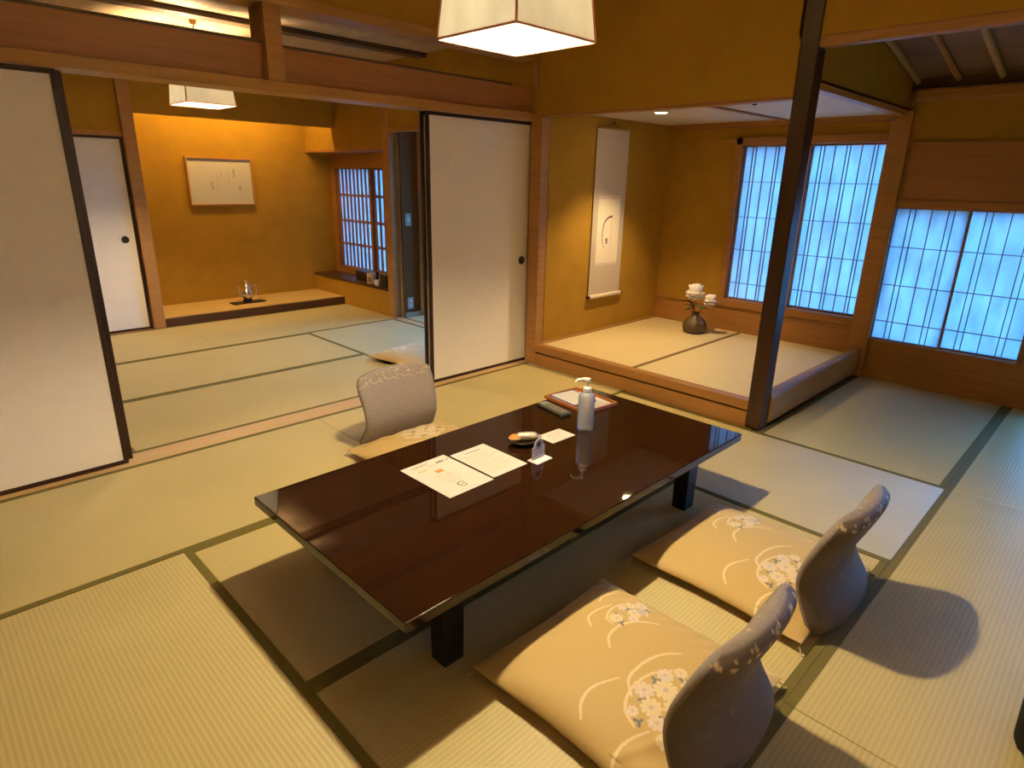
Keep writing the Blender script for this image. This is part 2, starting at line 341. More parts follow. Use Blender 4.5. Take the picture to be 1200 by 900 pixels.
# window wall
ww = MB()
ww.box(XW, 2.60, .376, 5.32, 3.36, 1.765).box(XW, 1.45, 1.76, 5.32, 3.36, 2.0)
ww.box(XW + .002, -1.6, 1.69, 5.32, 1.45, 2.02)
ww.box(XW, -1.6, -.1, 5.32, 3.36, 0.0)
S('wall_window', ww, M['plaster'], 'ochre plaster wall around the paper windows', 'wall')
S('trim_30', MB().box(XW + .012, -1.6, 2.02, 5.34, 1.45, 2.26), M['darkbatten'], 'dark filler standing in for the shaded gap behind the rafter ends', 'board')  # dark filler in place of a shaded gap; also stops sky light
S('baseboard_alcove', MB().box(XW - .012, 1.48, .15, 5.32, 3.25, .362).box(XW - .022, 1.48, .362, 5.32, 3.25, .378, bev=.003), M['woody'], 'wooden wainscot below the alcove window', 'wainscot')
S('baseboard_right', MB().box(XW - .01, .40, 0, 5.32, 1.345, .285), M['woody'], 'wooden panel below the right paper window', 'wainscot')
S('trim_16', MB().box(XW - .035, 1.345, 0, 5.3, 1.48, 1.90, bev=.004), M['wood'], 'wooden post between the two paper windows', 'post')
S('trim_17', MB().box(XW - .02, .30, 1.266, 5.32, 1.345, 1.318, bev=.003).box(XW - .012, -1.5, 1.685, 5.3, 1.345, 1.70), M['woody'], 'wooden lintel over the right paper window', 'lintel')
S('trim_18', MB().box(XW - .004, .30, 1.318, 5.32, 1.345, 1.687), M['panelwood'], 'brown board above the right paper window', 'board')
S('trim_19', MB().box(XW - .05, -1.5, 1.955, 5.3, 1.36, 2.03, bev=.015), M['woody'], 'wall plate beam under the rafters', 'beam')
# sloped ceiling over the window strip
sl = thing('ceiling_slope', 'sloping ceiling of brown boards over pale rafters', 'ceiling', kind='structure')
def zs(x): return 2.075 + (5.2 - x) * .187
for k in range(9):
    xa, xb = 3.57 + k * .19, 3.57 + (k + 1) * .19 + .012
    MB().prism([(xa, zs(xa) + .024 + .006), (xb, zs(xb) + .024 - .002), (xb, zs(xb) + .06), (xa, zs(xa) + .06)], 'y', -1.55, 1.43).build('board', M['roofboard'], sl)
for k in range(12):
    yy = 1.37 - .232 * k
    MB().tube([(3.56, yy, zs(3.56) + .012), (4.4, yy, zs(4.4) + .012), (5.25, yy, zs(5.25) + .012)], .021 if k % 2 == 0 else .017, 10).build('rafter', M['pole'] if k % 2 == 0 else M['wood'], sl, smooth=60)

# shoji
def shoji_panel(parent, x, ya, yb, z0, z1, vert, horiz, stile=.018, bar=.0048, nm='shoji_panel'):
    """panel in the plane x between ya > yb"""
    d = ya - yb
    fr = MB()
    fr.box(x, ya - stile, z0, x + .028, ya, z1).box(x, yb, z0, x + .028, yb + stile, z1)
    fr.box(x, yb + stile, z0, x + .028, ya - stile, z0 + stile).box(x, yb + stile, z1 - stile, x + .028, ya - stile, z1)
    p = fr.build(nm, M['lattice'], parent)
    lt = MB()
    for f in vert: lt.box(x + .006, ya - f * d - bar / 2, z0 + stile, x + .020, ya - f * d + bar / 2, z1 - stile)
    for z in horiz: lt.box(x + .008, yb + stile, z - bar / 2, x + .021, ya - stile, z + bar / 2)
    lt.build('lattice', M['lattice'], p)
    MB().box(x + .021, yb + stile * .5, z0 + stile * .5, x + .0222, ya - stile * .5, z1 - stile * .5).build('paper', M['shoji'], p)
    return p
vA = (.135, .185, .325, .475, .52, .665, .815, .86)
hA = (.583, .866, 1.137, 1.419)
w1 = thing('window_1', 'tall paper lattice window in the back of the alcove', 'window', kind='structure')
MB().box(XW - .03, 2.545, .378, 5.3, 2.60, 1.762, bev=.003).box(XW - .03, 1.48, 1.705, 5.3, 2.64, 1.762, bev=.003).box(XW - .035, 1.48, .376, 5.3, 2.64, .44, bev=.003).build('window_frame', M['woody'], w1)
shoji_panel(w1, XW + .012, 2.55, 1.995, .435, 1.71, vA, hA); shoji_panel(w1, XW + .042, 2.025, 1.475, .435, 1.71, vA, hA)
vB = (.21, .285, .50, .715, .79)
hB = (.444, .715, .989)
w2 = thing('window_2', 'low paper lattice window of two panels right of the post', 'window', kind='structure')
MB().box(XW - .015, .402, .285, 5.3, 1.345, .303, bev=.002).box(XW - .012, .408, .303, 5.3, .448, 1.266, bev=.002).build('window_frame', M['woody'], w2)
shoji_panel(w2, XW + .012, 1.355, .892, .298, 1.27, vB, hB, .014); shoji_panel(w2, XW + .042, .915, .44, .298, 1.27, vB, hB, .014)
w3 = thing('window_3', 'clear garden window added past the right picture edge for more daylight', 'window', kind='structure')  # clear glazing added here to let in more daylight
MB().box(XW - .012, .30, 0, 5.3, .402, 1.266, bev=.002).box(XW, -1.5, 0, 5.3, .30, .10).box(XW, -1.5, 1.62, 5.3, .30, 1.69).box(XW, -1.44, 1.27, 5.3, .30, 1.62).box(XW, -1.5, .10, 5.3, -1.44, 1.62).box(XW, -.63, .10, 5.3, -.58, 1.62).build('window_frame', M['woody'], w3)
MB().box(5.246, -.58, .10, 5.252, .30, 1.62).build('pane', M['glass'], w3); MB().box(5.246, -1.44, .10, 5.252, -.63, 1.62).build('pane', M['glass'], w3)
# paper screens added behind the viewpoint to spread an unseen fill light
w6 = thing('fill_screen', 'added paper screens spreading the unseen fill light behind the viewpoint', 'paper screen', kind='structure')
MB().box(-1.2, -1.59, -.05, 2.4, -1.51, .0).box(-1.2, -1.59, 1.79, 2.4, -1.51, 1.83).build('window_frame', M['woodh'], w6)
for k in range(4):
    p = MB().box(-.45, -.014, 0, -.42, .014, 1.79).box(.42, -.014, 0, .45, .014, 1.79).box(-.42, -.014, 0, .42, .014, .04).box(-.42, -.014, 1.75, .42, .014, 1.79).build('screen_panel', M['lattice'], w6, loc=(-.75 + .9 * k, -1.55, 0))
    lt = MB()
    for q in range(1, 4): lt.box(-.42 + q * .21 - .004, -.006, .04, -.42 + q * .21 + .004, .006, 1.75)
    for q in range(1, 7): lt.box(-.42, -.006, .04 + q * .244 - .004, .42, .006, .04 + q * .244 + .004)
    lt.build('lattice', M['lattice'], p); MB().box(-.43, -.0085, .02, .43, -.007, 1.77).build('paper', M['shoji'], p)
# outside
S('ground', MB().box(5.32, -12, -.5, 30, 3.4, -.4).box(4.65, 3.4, -.5, 30, 20, -.4), M['ground'], 'garden ground outside the windows', 'ground')
S('foot_blocker', MB().box(5.62, .4, -.5, 5.66, 3.4, .36).box(5.32, .4, .30, 5.66, 3.4, .33), M['footblock'], 'low board added outside to darken the foot of the windows', 'light blocker')  # unseen board, added so the paper windows darken towards the bottom

# ------------------------------------------------------------------ sliding doors
def fusuma(name, label, x0, x1, y, z0, z1, hx=None, hz=.81, th=.02, fr=.021):
    o = thing(name, label, 'sliding door', kind='structure')
    MB().box(x0 + fr * .5, y + .004, z0 + .01, x1 - fr * .5, y + th - .004, z1 - .01).build('paper_panel', M['fusuma'], o)
    MB().box(x0, y, z0, x0 + fr, y + th, z1, bev=.002).box(x1 - fr, y, z0, x1, y + th, z1, bev=.002).box(x0 + fr, y, z0, x1 - fr, y + th, z0 + fr).box(x0 + fr, y, z1 - fr, x1 - fr, y + th, z1).build('door_frame', M['lacq'], o)
    if hx is not None:
        h = MB().lathe([(0, .001), (.021, .001), (.024, .004), (.029, .004), (.031, 0), (.031, -.006), (0, -.006)], n=28).build('door_pull', M['bronze'], o, smooth=40)
        h.rotation_euler = (PI / 2, 0, 0); h.location = (hx, y, hz)
    return o
fusuma('door_1', 'large plain white sliding door at the left edge', -.27, .655, 3.375, .002, 1.80, -.16)
fusuma('door_2', 'large white sliding door with round dark pull beside the alcove', 2.59, 3.56, 3.39, .002, 1.80, 3.475)
fusuma('door_5', 'white sliding door mostly hidden behind the left one', -.25, .685, 3.42, .002, 1.80)
fusuma('door_6', 'white sliding door mostly hidden behind the right one', 2.575, 3.5, 3.43, .002, 1.80)
fusuma('door_3', 'narrow white sliding door in the far room', 1.02, 1.64, 6.435, .002, 1.685, 1.54, .825)

# ------------------------------------------------------------------ next room shell
S('wall_guest', MB().box(-.3, 3.46, 0, -.2, 6.6, 2.5), M['plaster'], 'ochre wall at the far left of the second room', 'wall')
S('wall_far', MB().box(-.3, 6.43, 1.72, 1.65, 6.56, 2.5).box(-.3, 6.43, 0, 1.02, 6.56, 1.72).box(1.02, 6.475, -.1, 1.69, 6.56, 1.72), M['plaster'], 'ochre plaster above the narrow far door', 'wall')
S('trim_20', MB().box(-.2, 6.40, 1.685, 1.65, 6.48, 1.722, bev=.002).box(-.2, 6.401, -.06, 1.65, 6.47, .0015), M['woodh'], 'thin wooden lintel over the narrow far door', 'lintel')
S('trim_21', MB().box(1.645, 6.385, 0, 1.745, 6.49, 2.42, bev=.004), M['wood'], 'square wooden post beside the narrow far door', 'post')
S('wall_drop', MB().box(1.70, 6.41, 1.885, 3.70, 6.47, 2.5), M['plaster'], 'dark drop wall above the lit far alcove', 'wall')
S('wall_picture', MB().box(1.6, 7.06, 0, 4.4, 7.16, 2.5).box(1.62, 6.49, 0, 1.70, 7.1, 2.5), M['plaster'], 'glowing ochre wall where the framed calligraphy hangs', 'wall')
st = thing('trim_22', 'low far alcove step with pale top and dark front', 'step', kind='structure')
MB().box(1.70, 6.425, .0, 3.66, 7.06, .086, bev=.003).build('step_top', M['stepwood'], st)
MB().box(1.745, 6.40, 0, 3.66, 6.43, .080, bev=.003).build('step_front', M['stepdark'], st)
S('ceiling_guest', MB().box(-.3, 3.42, 2.42, 3.7, 7.1, 2.5), M['ceilwood'], 'boarded ceiling of the second room seen through the transom', 'ceiling')
bt = thing('trim_23', 'dark ceiling battens of the second room', 'battens', kind='structure')
for yb in (3.70, 4.77, 5.86): MB().box(-.2, yb, 2.385, 3.66, yb + .12, 2.421, bev=.004).build('batten', M['darkbatten'], bt)
# right side: counter, shelf, lattice window
ct = thing('trim_24', 'built-in ledge with dark top under the far lattice window', 'ledge', kind='structure')
MB().box(3.655, 5.50, 0, 4.02, 7.06, .262).build('ledge_front', M['plaster'], ct)
MB().box(3.645, 5.50, .262, 4.02, 7.06, .285, bev=.003).build('ledge_top', M['stepdark'], ct)
sf = thing('trim_25', 'plastered overhead cupboard with wooden bottom edge', 'overhead cupboard', kind='structure')
MB().box(3.655, 5.49, 1.682, 4.02, 7.06, 2.45).build('cupboard_body', M['plaster'], sf)
MB().box(3.648, 5.49, 1.645, 4.02, 7.06, 1.682, bev=.003).build('bottom_edge', M['woody'], sf)
S('trim_26', MB().box(3.648, 5.385, 0, 3.745, 5.495, 2.42, bev=.004), M['wood'], 'wooden post between far ledge and side opening', 'post')
w4 = thing('window_4', 'narrow far window with close vertical bars', 'window', kind='structure')
MB().box(3.95, 6.965, .285, 4.05, 7.06, 1.645).box(3.95, 5.44, 1.49, 4.05, 6.965, 1.645).box(3.95, 5.44, .285, 4.05, 6.965, .355).box(3.95, 5.40, .285, 4.05, 5.44, 1.645).build('window_frame', M['woody'], w4)
vC = [(k + .5) / 9 for k in range(9)]
shoji_panel(w4, 3.972, 6.975, 6.24, .345, 1.50, vC, (.63, .90, 1.19), .022, .026)
shoji_panel(w4, 3.995, 6.265, 5.43, .345, 1.50, vC, (.63, .90, 1.19), .030, .030)
S('wall_right', MB().box(3.66, 3.46, 1.845, 3.74, 5.39, 2.5).box(4.06, 5.44, 0, 4.14, 7.1, .285).box(4.06, 5.44, 1.645, 4.14, 7.1, 2.5), M['plaster'], 'ochre plaster above the side opening of the second room', 'wall')
S('trim_27', MB().box(3.645, 3.46, 1.808, 3.745, 5.39, 1.848, bev=.003), M['woody'], 'wooden lintel over the side opening', 'lintel')
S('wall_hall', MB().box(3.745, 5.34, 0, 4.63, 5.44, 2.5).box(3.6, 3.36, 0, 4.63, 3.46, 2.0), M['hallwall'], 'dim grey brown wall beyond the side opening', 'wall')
S('trim_28', MB().box(3.745, 5.315, 0, 4.55, 5.34, .05).box(3.735, 5.36, 0, 3.75, 5.40, 1.81), M['hallwood'], 'pale skirting at the foot of the hall wall', 'skirting')
S('trim_29', MB().box(3.95, 5.28, 0, 4.03, 5.345, 1.9, bev=.003), M['hallwood'], 'pale grey post on the hall wall', 'post')
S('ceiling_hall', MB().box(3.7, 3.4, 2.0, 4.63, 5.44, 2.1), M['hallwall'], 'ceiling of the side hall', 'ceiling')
wh = thing('window_5', 'tall garden window of the side hall', 'window', kind='structure')
HX = 4.55
MB().box(HX, 3.46, 0, HX + .08, 3.52, 2.0).box(HX, 5.28, 0, HX + .08, 5.34, 2.0).box(HX, 3.52, 0, HX + .08, 5.28, .04).box(HX, 3.52, 1.94, HX + .08, 5.28, 2.0).box(HX + .01, 4.38, .04, HX + .06, 4.42, 1.94).build('window_frame', M['hallwood'], wh)
MB().box(HX + .036, 3.52, .04, HX + .042, 4.38, 1.94).build('pane', M['glass'], wh); MB().box(HX + .036, 4.42, .04, HX + .042, 5.28, 1.94).build('pane', M['glass'], wh)
for (z0, lab, nm, two) in ((.995, 'light switch on the hall wall at chest height', 'light_switch', 0), (.145, 'wall outlet low on the hall wall', 'wall_outlet', 1)):
    t = thing(nm, lab, 'switch' if not two else 'outlet', (3.815, 5.34, z0))
    MB().box(-.036, -.008, -.06, .036, 0, .06, bev=.003).build('cover_plate', M['plate'], t)
    if two:
        for dz in (-.024, .024): MB().box(-.012, -.011, dz - .014, .012, -.007, dz + .014, bev=.002).build('socket', M['switchkey'], t)
    else: MB().box(-.014, -.012, -.022, .014, -.007, .022, bev=.002).build('rocker', M['switchkey'], t)

# ------------------------------------------------------------------ lamps
def pendant(loc, label, half, h, top_half, ztop, glow):
    """loc is the centre of the open bottom of the shade"""
    t = thing('pendant_lamp', label, 'lamp', loc, group='paper pendant lamps')
    A, B = half, top_half
    cb = [(-A, -A, 0), (A, -A, 0), (A, A, 0), (-A, A, 0)]; ctp = [(-B, -B, h), (B, -B, h), (B, B, h), (-B, B, h)]
    sh = MB(); n = 2
    v = [sh.bm.verts.new(p) for p in cb] + [sh.bm.verts.new(p) for p in ctp]
    for k in range(4): sh.bm.faces.new((v[k], v[(k + 1) % 4], v[4 + (k + 1) % 4], v[4 + k]))
    so = sh.build('paper_shade', M['shade'], t)
    md = so.modifiers.new('th', 'SOLIDIFY'); md.thickness = .0015; md.offset = 0
    f = MB(); r = .0042
    for k in range(4):
        f.tube([cb[k], cb[(k + 1) % 4]], r, 6); f.tube([ctp[k], ctp[(k + 1) % 4]], r, 6); f.tube([cb[k], ctp[k]], r, 6)
    f.build('shade_frame', M['shadeframe'], t)
    MB().box(-B, -.012, h - .004, B, .012, h + .003, bev=.002).box(-.012, -B, h - .003, .012, B, h + .002).build('cross_bar', M['wood'], t)
    MB().lathe([(0, .19), (.02, .188), (.036, .17), (.042, .148), (.036, .125), (.02, .112), (0, .109)], n=20).build('bulb', glow, t, smooth=60)
    MB().lathe([(0, .185), (.012, .185), (.012, .22), (.010, h - .004), (0, h - .004)], n=16).build('socket', M['cord'], t, smooth=40)
    MB().tube([(0, 0, h), (0, 0, ztop - loc[2] - .02)], .004, 8).build('cord', M['cord'], t)
    MB().lathe([(0, ztop - loc[2] - .03), (.020, ztop - loc[2] - .028), (.024, ztop - loc[2]), (0, ztop - loc[2])], n=24).build('ceiling_cap', M['wood'], t, smooth=40)
    return t
M['bulb2'] = mat('far_bulb_glow', (1, 1, 1), .5, .2, emit=(1.0, .75, .42), estr=1050)
pendant((1.583, 1.592, 1.825), 'large paper pendant lamp hanging above the low table', .180, .30, .150, 2.55, M['bulb'])
pendant((1.865, 5.10, 1.87), 'paper pendant lamp hanging in the far room', .172, .27, .150, 2.42, M['bulb2'])
# recessed downlight in the alcove ceiling
t = thing('downlight', 'small recessed downlight in the alcove ceiling', 'light', (4.15, 2.69, 1.88))
MB().lathe([(.042, 0), (.055, -.001), (.058, -.005), (.045, -.007), (.040, -.002)], n=28).build('trim_ring', M['gold_ring'], t, smooth=50)
MB().lathe([(0, .0), (.041, .0), (.041, -.0055), (.030, -.0085), (0, -.0095)], n=28).build('lens', M['lens'], t)
tag(MB().lathe([(0, 0), (.018, 0), (.014, -.012), (0, -.014)], (4.03, 1.94, 1.88), 16).build('smoke_detector', M['bronze'], smooth=40), 'tiny round sensor on the alcove ceiling', 'sensor')
def light(name, typ, loc, energy, col, **kw):
    l = bpy.data.lights.new(name, typ); l.energy = energy; l.color = col
    for k, v in kw.items(): setattr(l, k, v)
    o = bpy.data.objects.new(name, l); COL.objects.link(o); o.location = loc; return o
o = light('unseen_fill_light', 'AREA', (.6, -2.5, 2.2), 110, (1, .74, .44), shape='RECTANGLE', size=2.8, size_y=.5)  # added warm fill from behind the viewpoint, not a known lamp
o.rotation_euler = (math.radians(60), 0, 0)
o = light('downlight_beam', 'SPOT', (4.15, 2.69, 1.865), 68, (1, .70, .36), spot_size=math.radians(96), spot_blend=.6, shadow_soft_size=.03)
o = light('alcove_trough_light', 'AREA', (2.65, 6.60, 2.30), 13, (1, .62, .16), shape='RECTANGLE', size=1.5, size_y=.06)
o.rotation_euler = (math.radians(18), 0, 0)

# ------------------------------------------------------------------ world and exposure
w = bpy.data.worlds.new('world'); bpy.context.scene.world = w; w.use_nodes = True
nt = w.node_tree; bg = nt.nodes['Background']; tc = nt.nodes.new('ShaderNodeTexCoord'); sp = nt.nodes.new('ShaderNodeSeparateXYZ'); rp_ = nt.nodes.new('ShaderNodeValToRGB')
nt.links.new(tc.outputs['Generated'], sp.inputs[0])
mr = nt.nodes.new('ShaderNodeMapRange'); mr.inputs[1].default_value = -1; nt.links.new(sp.outputs['Z'], mr.inputs[0]); nt.links.new(mr.outputs[0], rp_.inputs[0])
cr = rp_.color_ramp; cr.elements[0].position = .47; cr.elements[0].color = (.12, .12, .14, 1); cr.elements[1].position = .56; cr.elements[1].color = (.085, .405, 1.0, 1)
nt.links.new(rp_.outputs[0], bg.inputs[0]); bg.inputs[1].default_value = 7.6
sc = bpy.context.scene
sc.view_settings.view_transform = 'Standard'; sc.view_settings.look = 'None'; sc.view_settings.exposure = .86; sc.view_settings.gamma = 1; sc.view_settings.use_curve_mapping = False
sc.cycles.use_denoising = True; sc.cycles.max_bounces = 10; sc.cycles.diffuse_bounces = 6; sc.cycles.transmission_bounces = 8; sc.cycles.sample_clamp_indirect = 6
#PART2
# ------------------------------------------------------------------ low table
TX0, TX1, TY0, TY1, TZ = .737, 2.578, 1.098, 2.000, .33
tb = thing('low_table', 'long low dark red-brown lacquered table in the middle of the room', 'table', (1.6575, 1.549, 0))
hx, hy = (TX1 - TX0) / 2, (TY1 - TY0) / 2
MB().box(-hx, -hy, TZ - .034, hx, hy, TZ, bev=.004, seg=3).build('table_top', M['lacquer'], tb)
ap = MB()
ap.box(-hx + .10, -hy + .085, TZ - .075, hx - .10, -hy + .11, TZ - .034).box(-hx + .10, hy - .11, TZ - .075, hx - .10, hy - .085, TZ - .034)
ap.box(-hx + .20, -hy + .11, TZ - .075, -hx + .225, hy - .11, TZ - .034).box(hx - .225, -hy + .11, TZ - .075, hx - .20, hy - .11, TZ - .034)
ap.build('apron', M['lacqleg'], tb)
for sx in (-1, 1):
    for sy in (-1, 1):
        # legs taper gently to the floor
        cx, cy = sx * (hx - .235), sy * (hy - .127)
        mb = MB()
        mb.box(cx - .040, cy - .036, .0, cx + .040, cy + .036, TZ - .034, bev=.005)
        for v in mb.bm.verts:
            if v.co.z < .1: v.co.x = cx + (v.co.x - cx) * .94; v.co.y = cy + (v.co.y - cy) * .94
        mb.build('leg', M['lacqleg'], tb)
MB().box(-.262, -hy + .012, TZ - .052, -.205, -hy + .04, TZ - .033, bev=.004).build('latch', M['lacqleg'], tb)

# ------------------------------------------------------------------ floor cushions and legless chairs
def poly_dist(px, py, pts):
    """distance of every point to a poly-line, and the position 0..1 along it"""
    best = np.full(px.shape, 9.0); tt = np.zeros(px.shape); n = len(pts) - 1
    for k in range(n):
        ax, ay = pts[k]; bx, by = pts[k + 1]
        dx, dy = bx - ax, by - ay; L2 = dx * dx + dy * dy + 1e-12
        t = np.clip(((px - ax) * dx + (py - ay) * dy) / L2, 0, 1)
        d = np.hypot(px - ax - t * dx, py - ay - t * dy)
        m = d < best; best[m] = d[m]; tt[m] = (k + t[m]) / n
    return best, tt
def smooth_curve(ctrl, n=24):
    out = []
    P = [Vector((a, b)) for a, b in ctrl]; P = [P[0] * 2 - P[1]] + P + [P[-1] * 2 - P[-2]]
    for i in range(1, len(P) - 2):
        for k in range(n // (len(P) - 3)):
            t = k / (n // (len(P) - 3))
            a, b, c, d = P[i - 1:i + 3]
            q = .5 * ((2 * b) + (c - a) * t + (2 * a - 5 * b + 4 * c - d) * t * t + (3 * b - a - 3 * c + d) * t ** 3)
            out.append((q.x, q.y))
    out.append((P[-2].x, P[-2].y)); return out
GOLD, CREAM, ROSE, LILAC, SLATE = (.56, .39, .15), (.74, .60, .36), (.72, .58, .46), (.52, .45, .42), (.17, .18, .19)
def cushion_colour(x, y):
    c = np.empty(x.shape + (3,)); c[:] = GOLD
    def put(mask, col): c[mask] = col
    arcs = [([(.027, .157), (.055, .19), (.104, .195), (.163, .178)], .0042), ([(-.010, .058), (.030, .090), (.094, .095), (.152, .066), (.193, .015)], .0046),
            ([(.151, .219), (.185, .232), (.24, .217)], .0030), ([(.205, .068), (.225, .083), (.266, .072)], .0042),
            ([(-.113, -.091), (-.07, -.052), (-.003, -.045), (.072, -.062), (.125, -.101)], .0048), ([(-.254, -.033), (-.215, -.004), (-.16, .001), (-.085, -.03)], .0046),
            ([(-.315, -.185), (-.285, -.160), (-.23, -.158), (-.167, -.185)], .0048),
            ([(.083, .115), (.095, .148), (.155, .165), (.222, .147)], .0036), ([(.198, .062), (.205, .08), (.210, .10)], .003),
            ([(-.185, -.150), (-.155, -.100), (-.08, -.075), (.0, -.088), (.055, -.125)], .0042), ([(-.02, -.26), (.03, -.22), (.06, -.17)], .003)]
    for ctrl, wd in arcs:
        d, t = poly_dist(x, y, smooth_curve(ctrl)); put(d < wd * (.35 + .65 * np.sin(PI * np.clip(t * .92 + .08, 0, 1)) ** .6), CREAM)
    rr = random.Random(3)
    def flower(fx, fy, r, np_, col, ph):
        dx, dy = x - fx, y - fy; rad = np.hypot(dx, dy); a = np.arctan2(dy, dx)
        put(rad < r * (.70 + .30 * np.abs(np.cos(np_ * .5 * (a + ph)))), col)
        put((rad < r * .95) & (rad > r * .35) & (np.abs(np.sin(np_ * .5 * (a + ph) + .0)) > .985), LILAC)
        put(rad < r * .22, LILAC)
    def sprig(fx, fy, r):
        for k in range(3):
            a = k * 2.1 + fx * 40; dx, dy = x - fx - r * .7 * math.cos(a), y - fy - r * .7 * math.sin(a)
            put((dx * math.cos(a) + dy * math.sin(a)) ** 2 / (r * .8) ** 2 + (-dx * math.sin(a) + dy * math.cos(a)) ** 2 / (r * .4) ** 2 < 1, SLATE)
    for p in [(-.02, -.105), (-.05, -.135), (-.10, -.122), (.035, -.16), (-.165, -.15), (-.02, -.19), (-.11, -.19), (.125, .133), (.225, .088), (.185, .128), (.105, .10)]: sprig(*p, .011)
    for fx, fy, r, n_, col in [(-.072, -.103, .029, 9, ROSE), (-.029, -.144, .036, 11, CREAM), (-.105, -.148, .031, 10, CREAM), (.015, -.115, .025, 9, ROSE), (.030, -.190, .032, 10, CREAM), (-.060, -.195, .034, 11, CREAM),
                              (-.135, -.185, .026, 9, ROSE), (-.010, -.235, .030, 10, ROSE), (-.10, -.235, .030, 10, CREAM), (.055, -.14, .02, 8, CREAM), (-.15, -.12, .018, 8, ROSE), (-.165, -.225, .022, 9, CREAM), (-.05, -.265, .024, 9, CREAM),
                              (.114, .125, .024, 10, CREAM), (.237, .112, .022, 9, ROSE), (.178, .100, .024, 9, CREAM), (.205, .132, .018, 8, CREAM), (.150, .085, .018, 8, ROSE), (.175, .145, .016, 8, ROSE), (.205, .090, .018, 8, LILAC)]:
        flower(fx, fy, r, n_, col, rr.random() * 6)
    # fine weave of the silk
    return c
def grid_mesh(name, P, colours, material, closed_bottom=None):
    """P: (n, m, 3) points; the border may be closed by a second grid sharing its rim"""
    n, m = P.shape[:2]
    verts = [tuple(v) for v in P.reshape(-1, 3)]; cols = list(colours.reshape(-1, 3))
    idx = np.arange(n * m).reshape(n, m); faces = []
    for i in range(n - 1):
        for j in range(m - 1): faces.append((idx[i, j], idx[i + 1, j], idx[i + 1, j + 1], idx[i, j + 1]))
    if closed_bottom is not None:
        Q, qc = closed_bottom; off = len(verts); jdx = np.zeros((n, m), int); k = 0
        for i in range(n):
            for j in range(m):
                if i in (0, n - 1) or j in (0, m - 1): jdx[i, j] = idx[i, j]
                else: jdx[i, j] = off + k; k += 1; verts.append(tuple(Q[i, j])); cols.append(qc[i, j])
        for i in range(n - 1):
            for j in range(m - 1): faces.append((jdx[i, j], jdx[i, j + 1], jdx[i + 1, j + 1], jdx[i + 1, j]))
    me = bpy.data.meshes.new(name); me.from_pydata(verts, [], [tuple(int(a) for a in f) for f in faces]); me.materials.append(material)
    at = me.color_attributes.new('Col', 'FLOAT_COLOR', 'POINT')
    arr = np.ones((len(verts), 4), np.float32); arr[:, :3] = np.array(cols); at.data.foreach_set('color', arr.ravel())
    for p in me.polygons: p.use_smooth = True
    me.update(); return me
def cushion_mesh(seed=0):
    N = 231; u = np.linspace(-1, 1, N); U, V = np.meshgrid(u, u, indexing='ij')
    hw, hd = .312, .325
    pin = 1 - .045 * (1 - U ** 2) * 0 - .05 * ((np.abs(U) < 2) * (1 - V ** 2) ** 2) * (U ** 8) ; pin2 = 1 - .05 * (1 - U ** 2) ** 2 * (V ** 8)
    X = U * hw * pin; Y = V * hd * pin2
    prof = (1 - np.abs(U) ** 3.2) ** .62 * (1 - np.abs(V) ** 3.2) ** .62
    corner = (np.abs(U) * np.abs(V)) ** 3
    wr = .0035 * np.sin(16 * U + 5 * V + seed) * np.exp(-((V + .78) / .22) ** 2) + .0022 * np.sin(30 * (U * .6 + V) + seed) * np.exp(-((U - .85) / .2) ** 2)
    wr += .004 * np.exp(-((U * .5 + V + .95) / .05) ** 2) * (U > -.9) - .003 * np.exp(-((U - .5 + .4 * V) / .04) ** 2) * np.exp(-((V + .75) / .25) ** 2)
    Zt = .020 + .062 * prof + .004 * corner + wr * (prof > .05)
    Zb = .020 - .017 * (1 - np.abs(U) ** 8) * (1 - np.abs(V) ** 8)
    P = np.stack([X, Y, Zt], -1); Q = np.stack([X, Y, Zb], -1)
    col = cushion_colour(X, Y); plain = np.empty_like(col); plain[:] = GOLD
    return grid_mesh('cushion_cover', P, col, M['cushion'], (Q, plain))
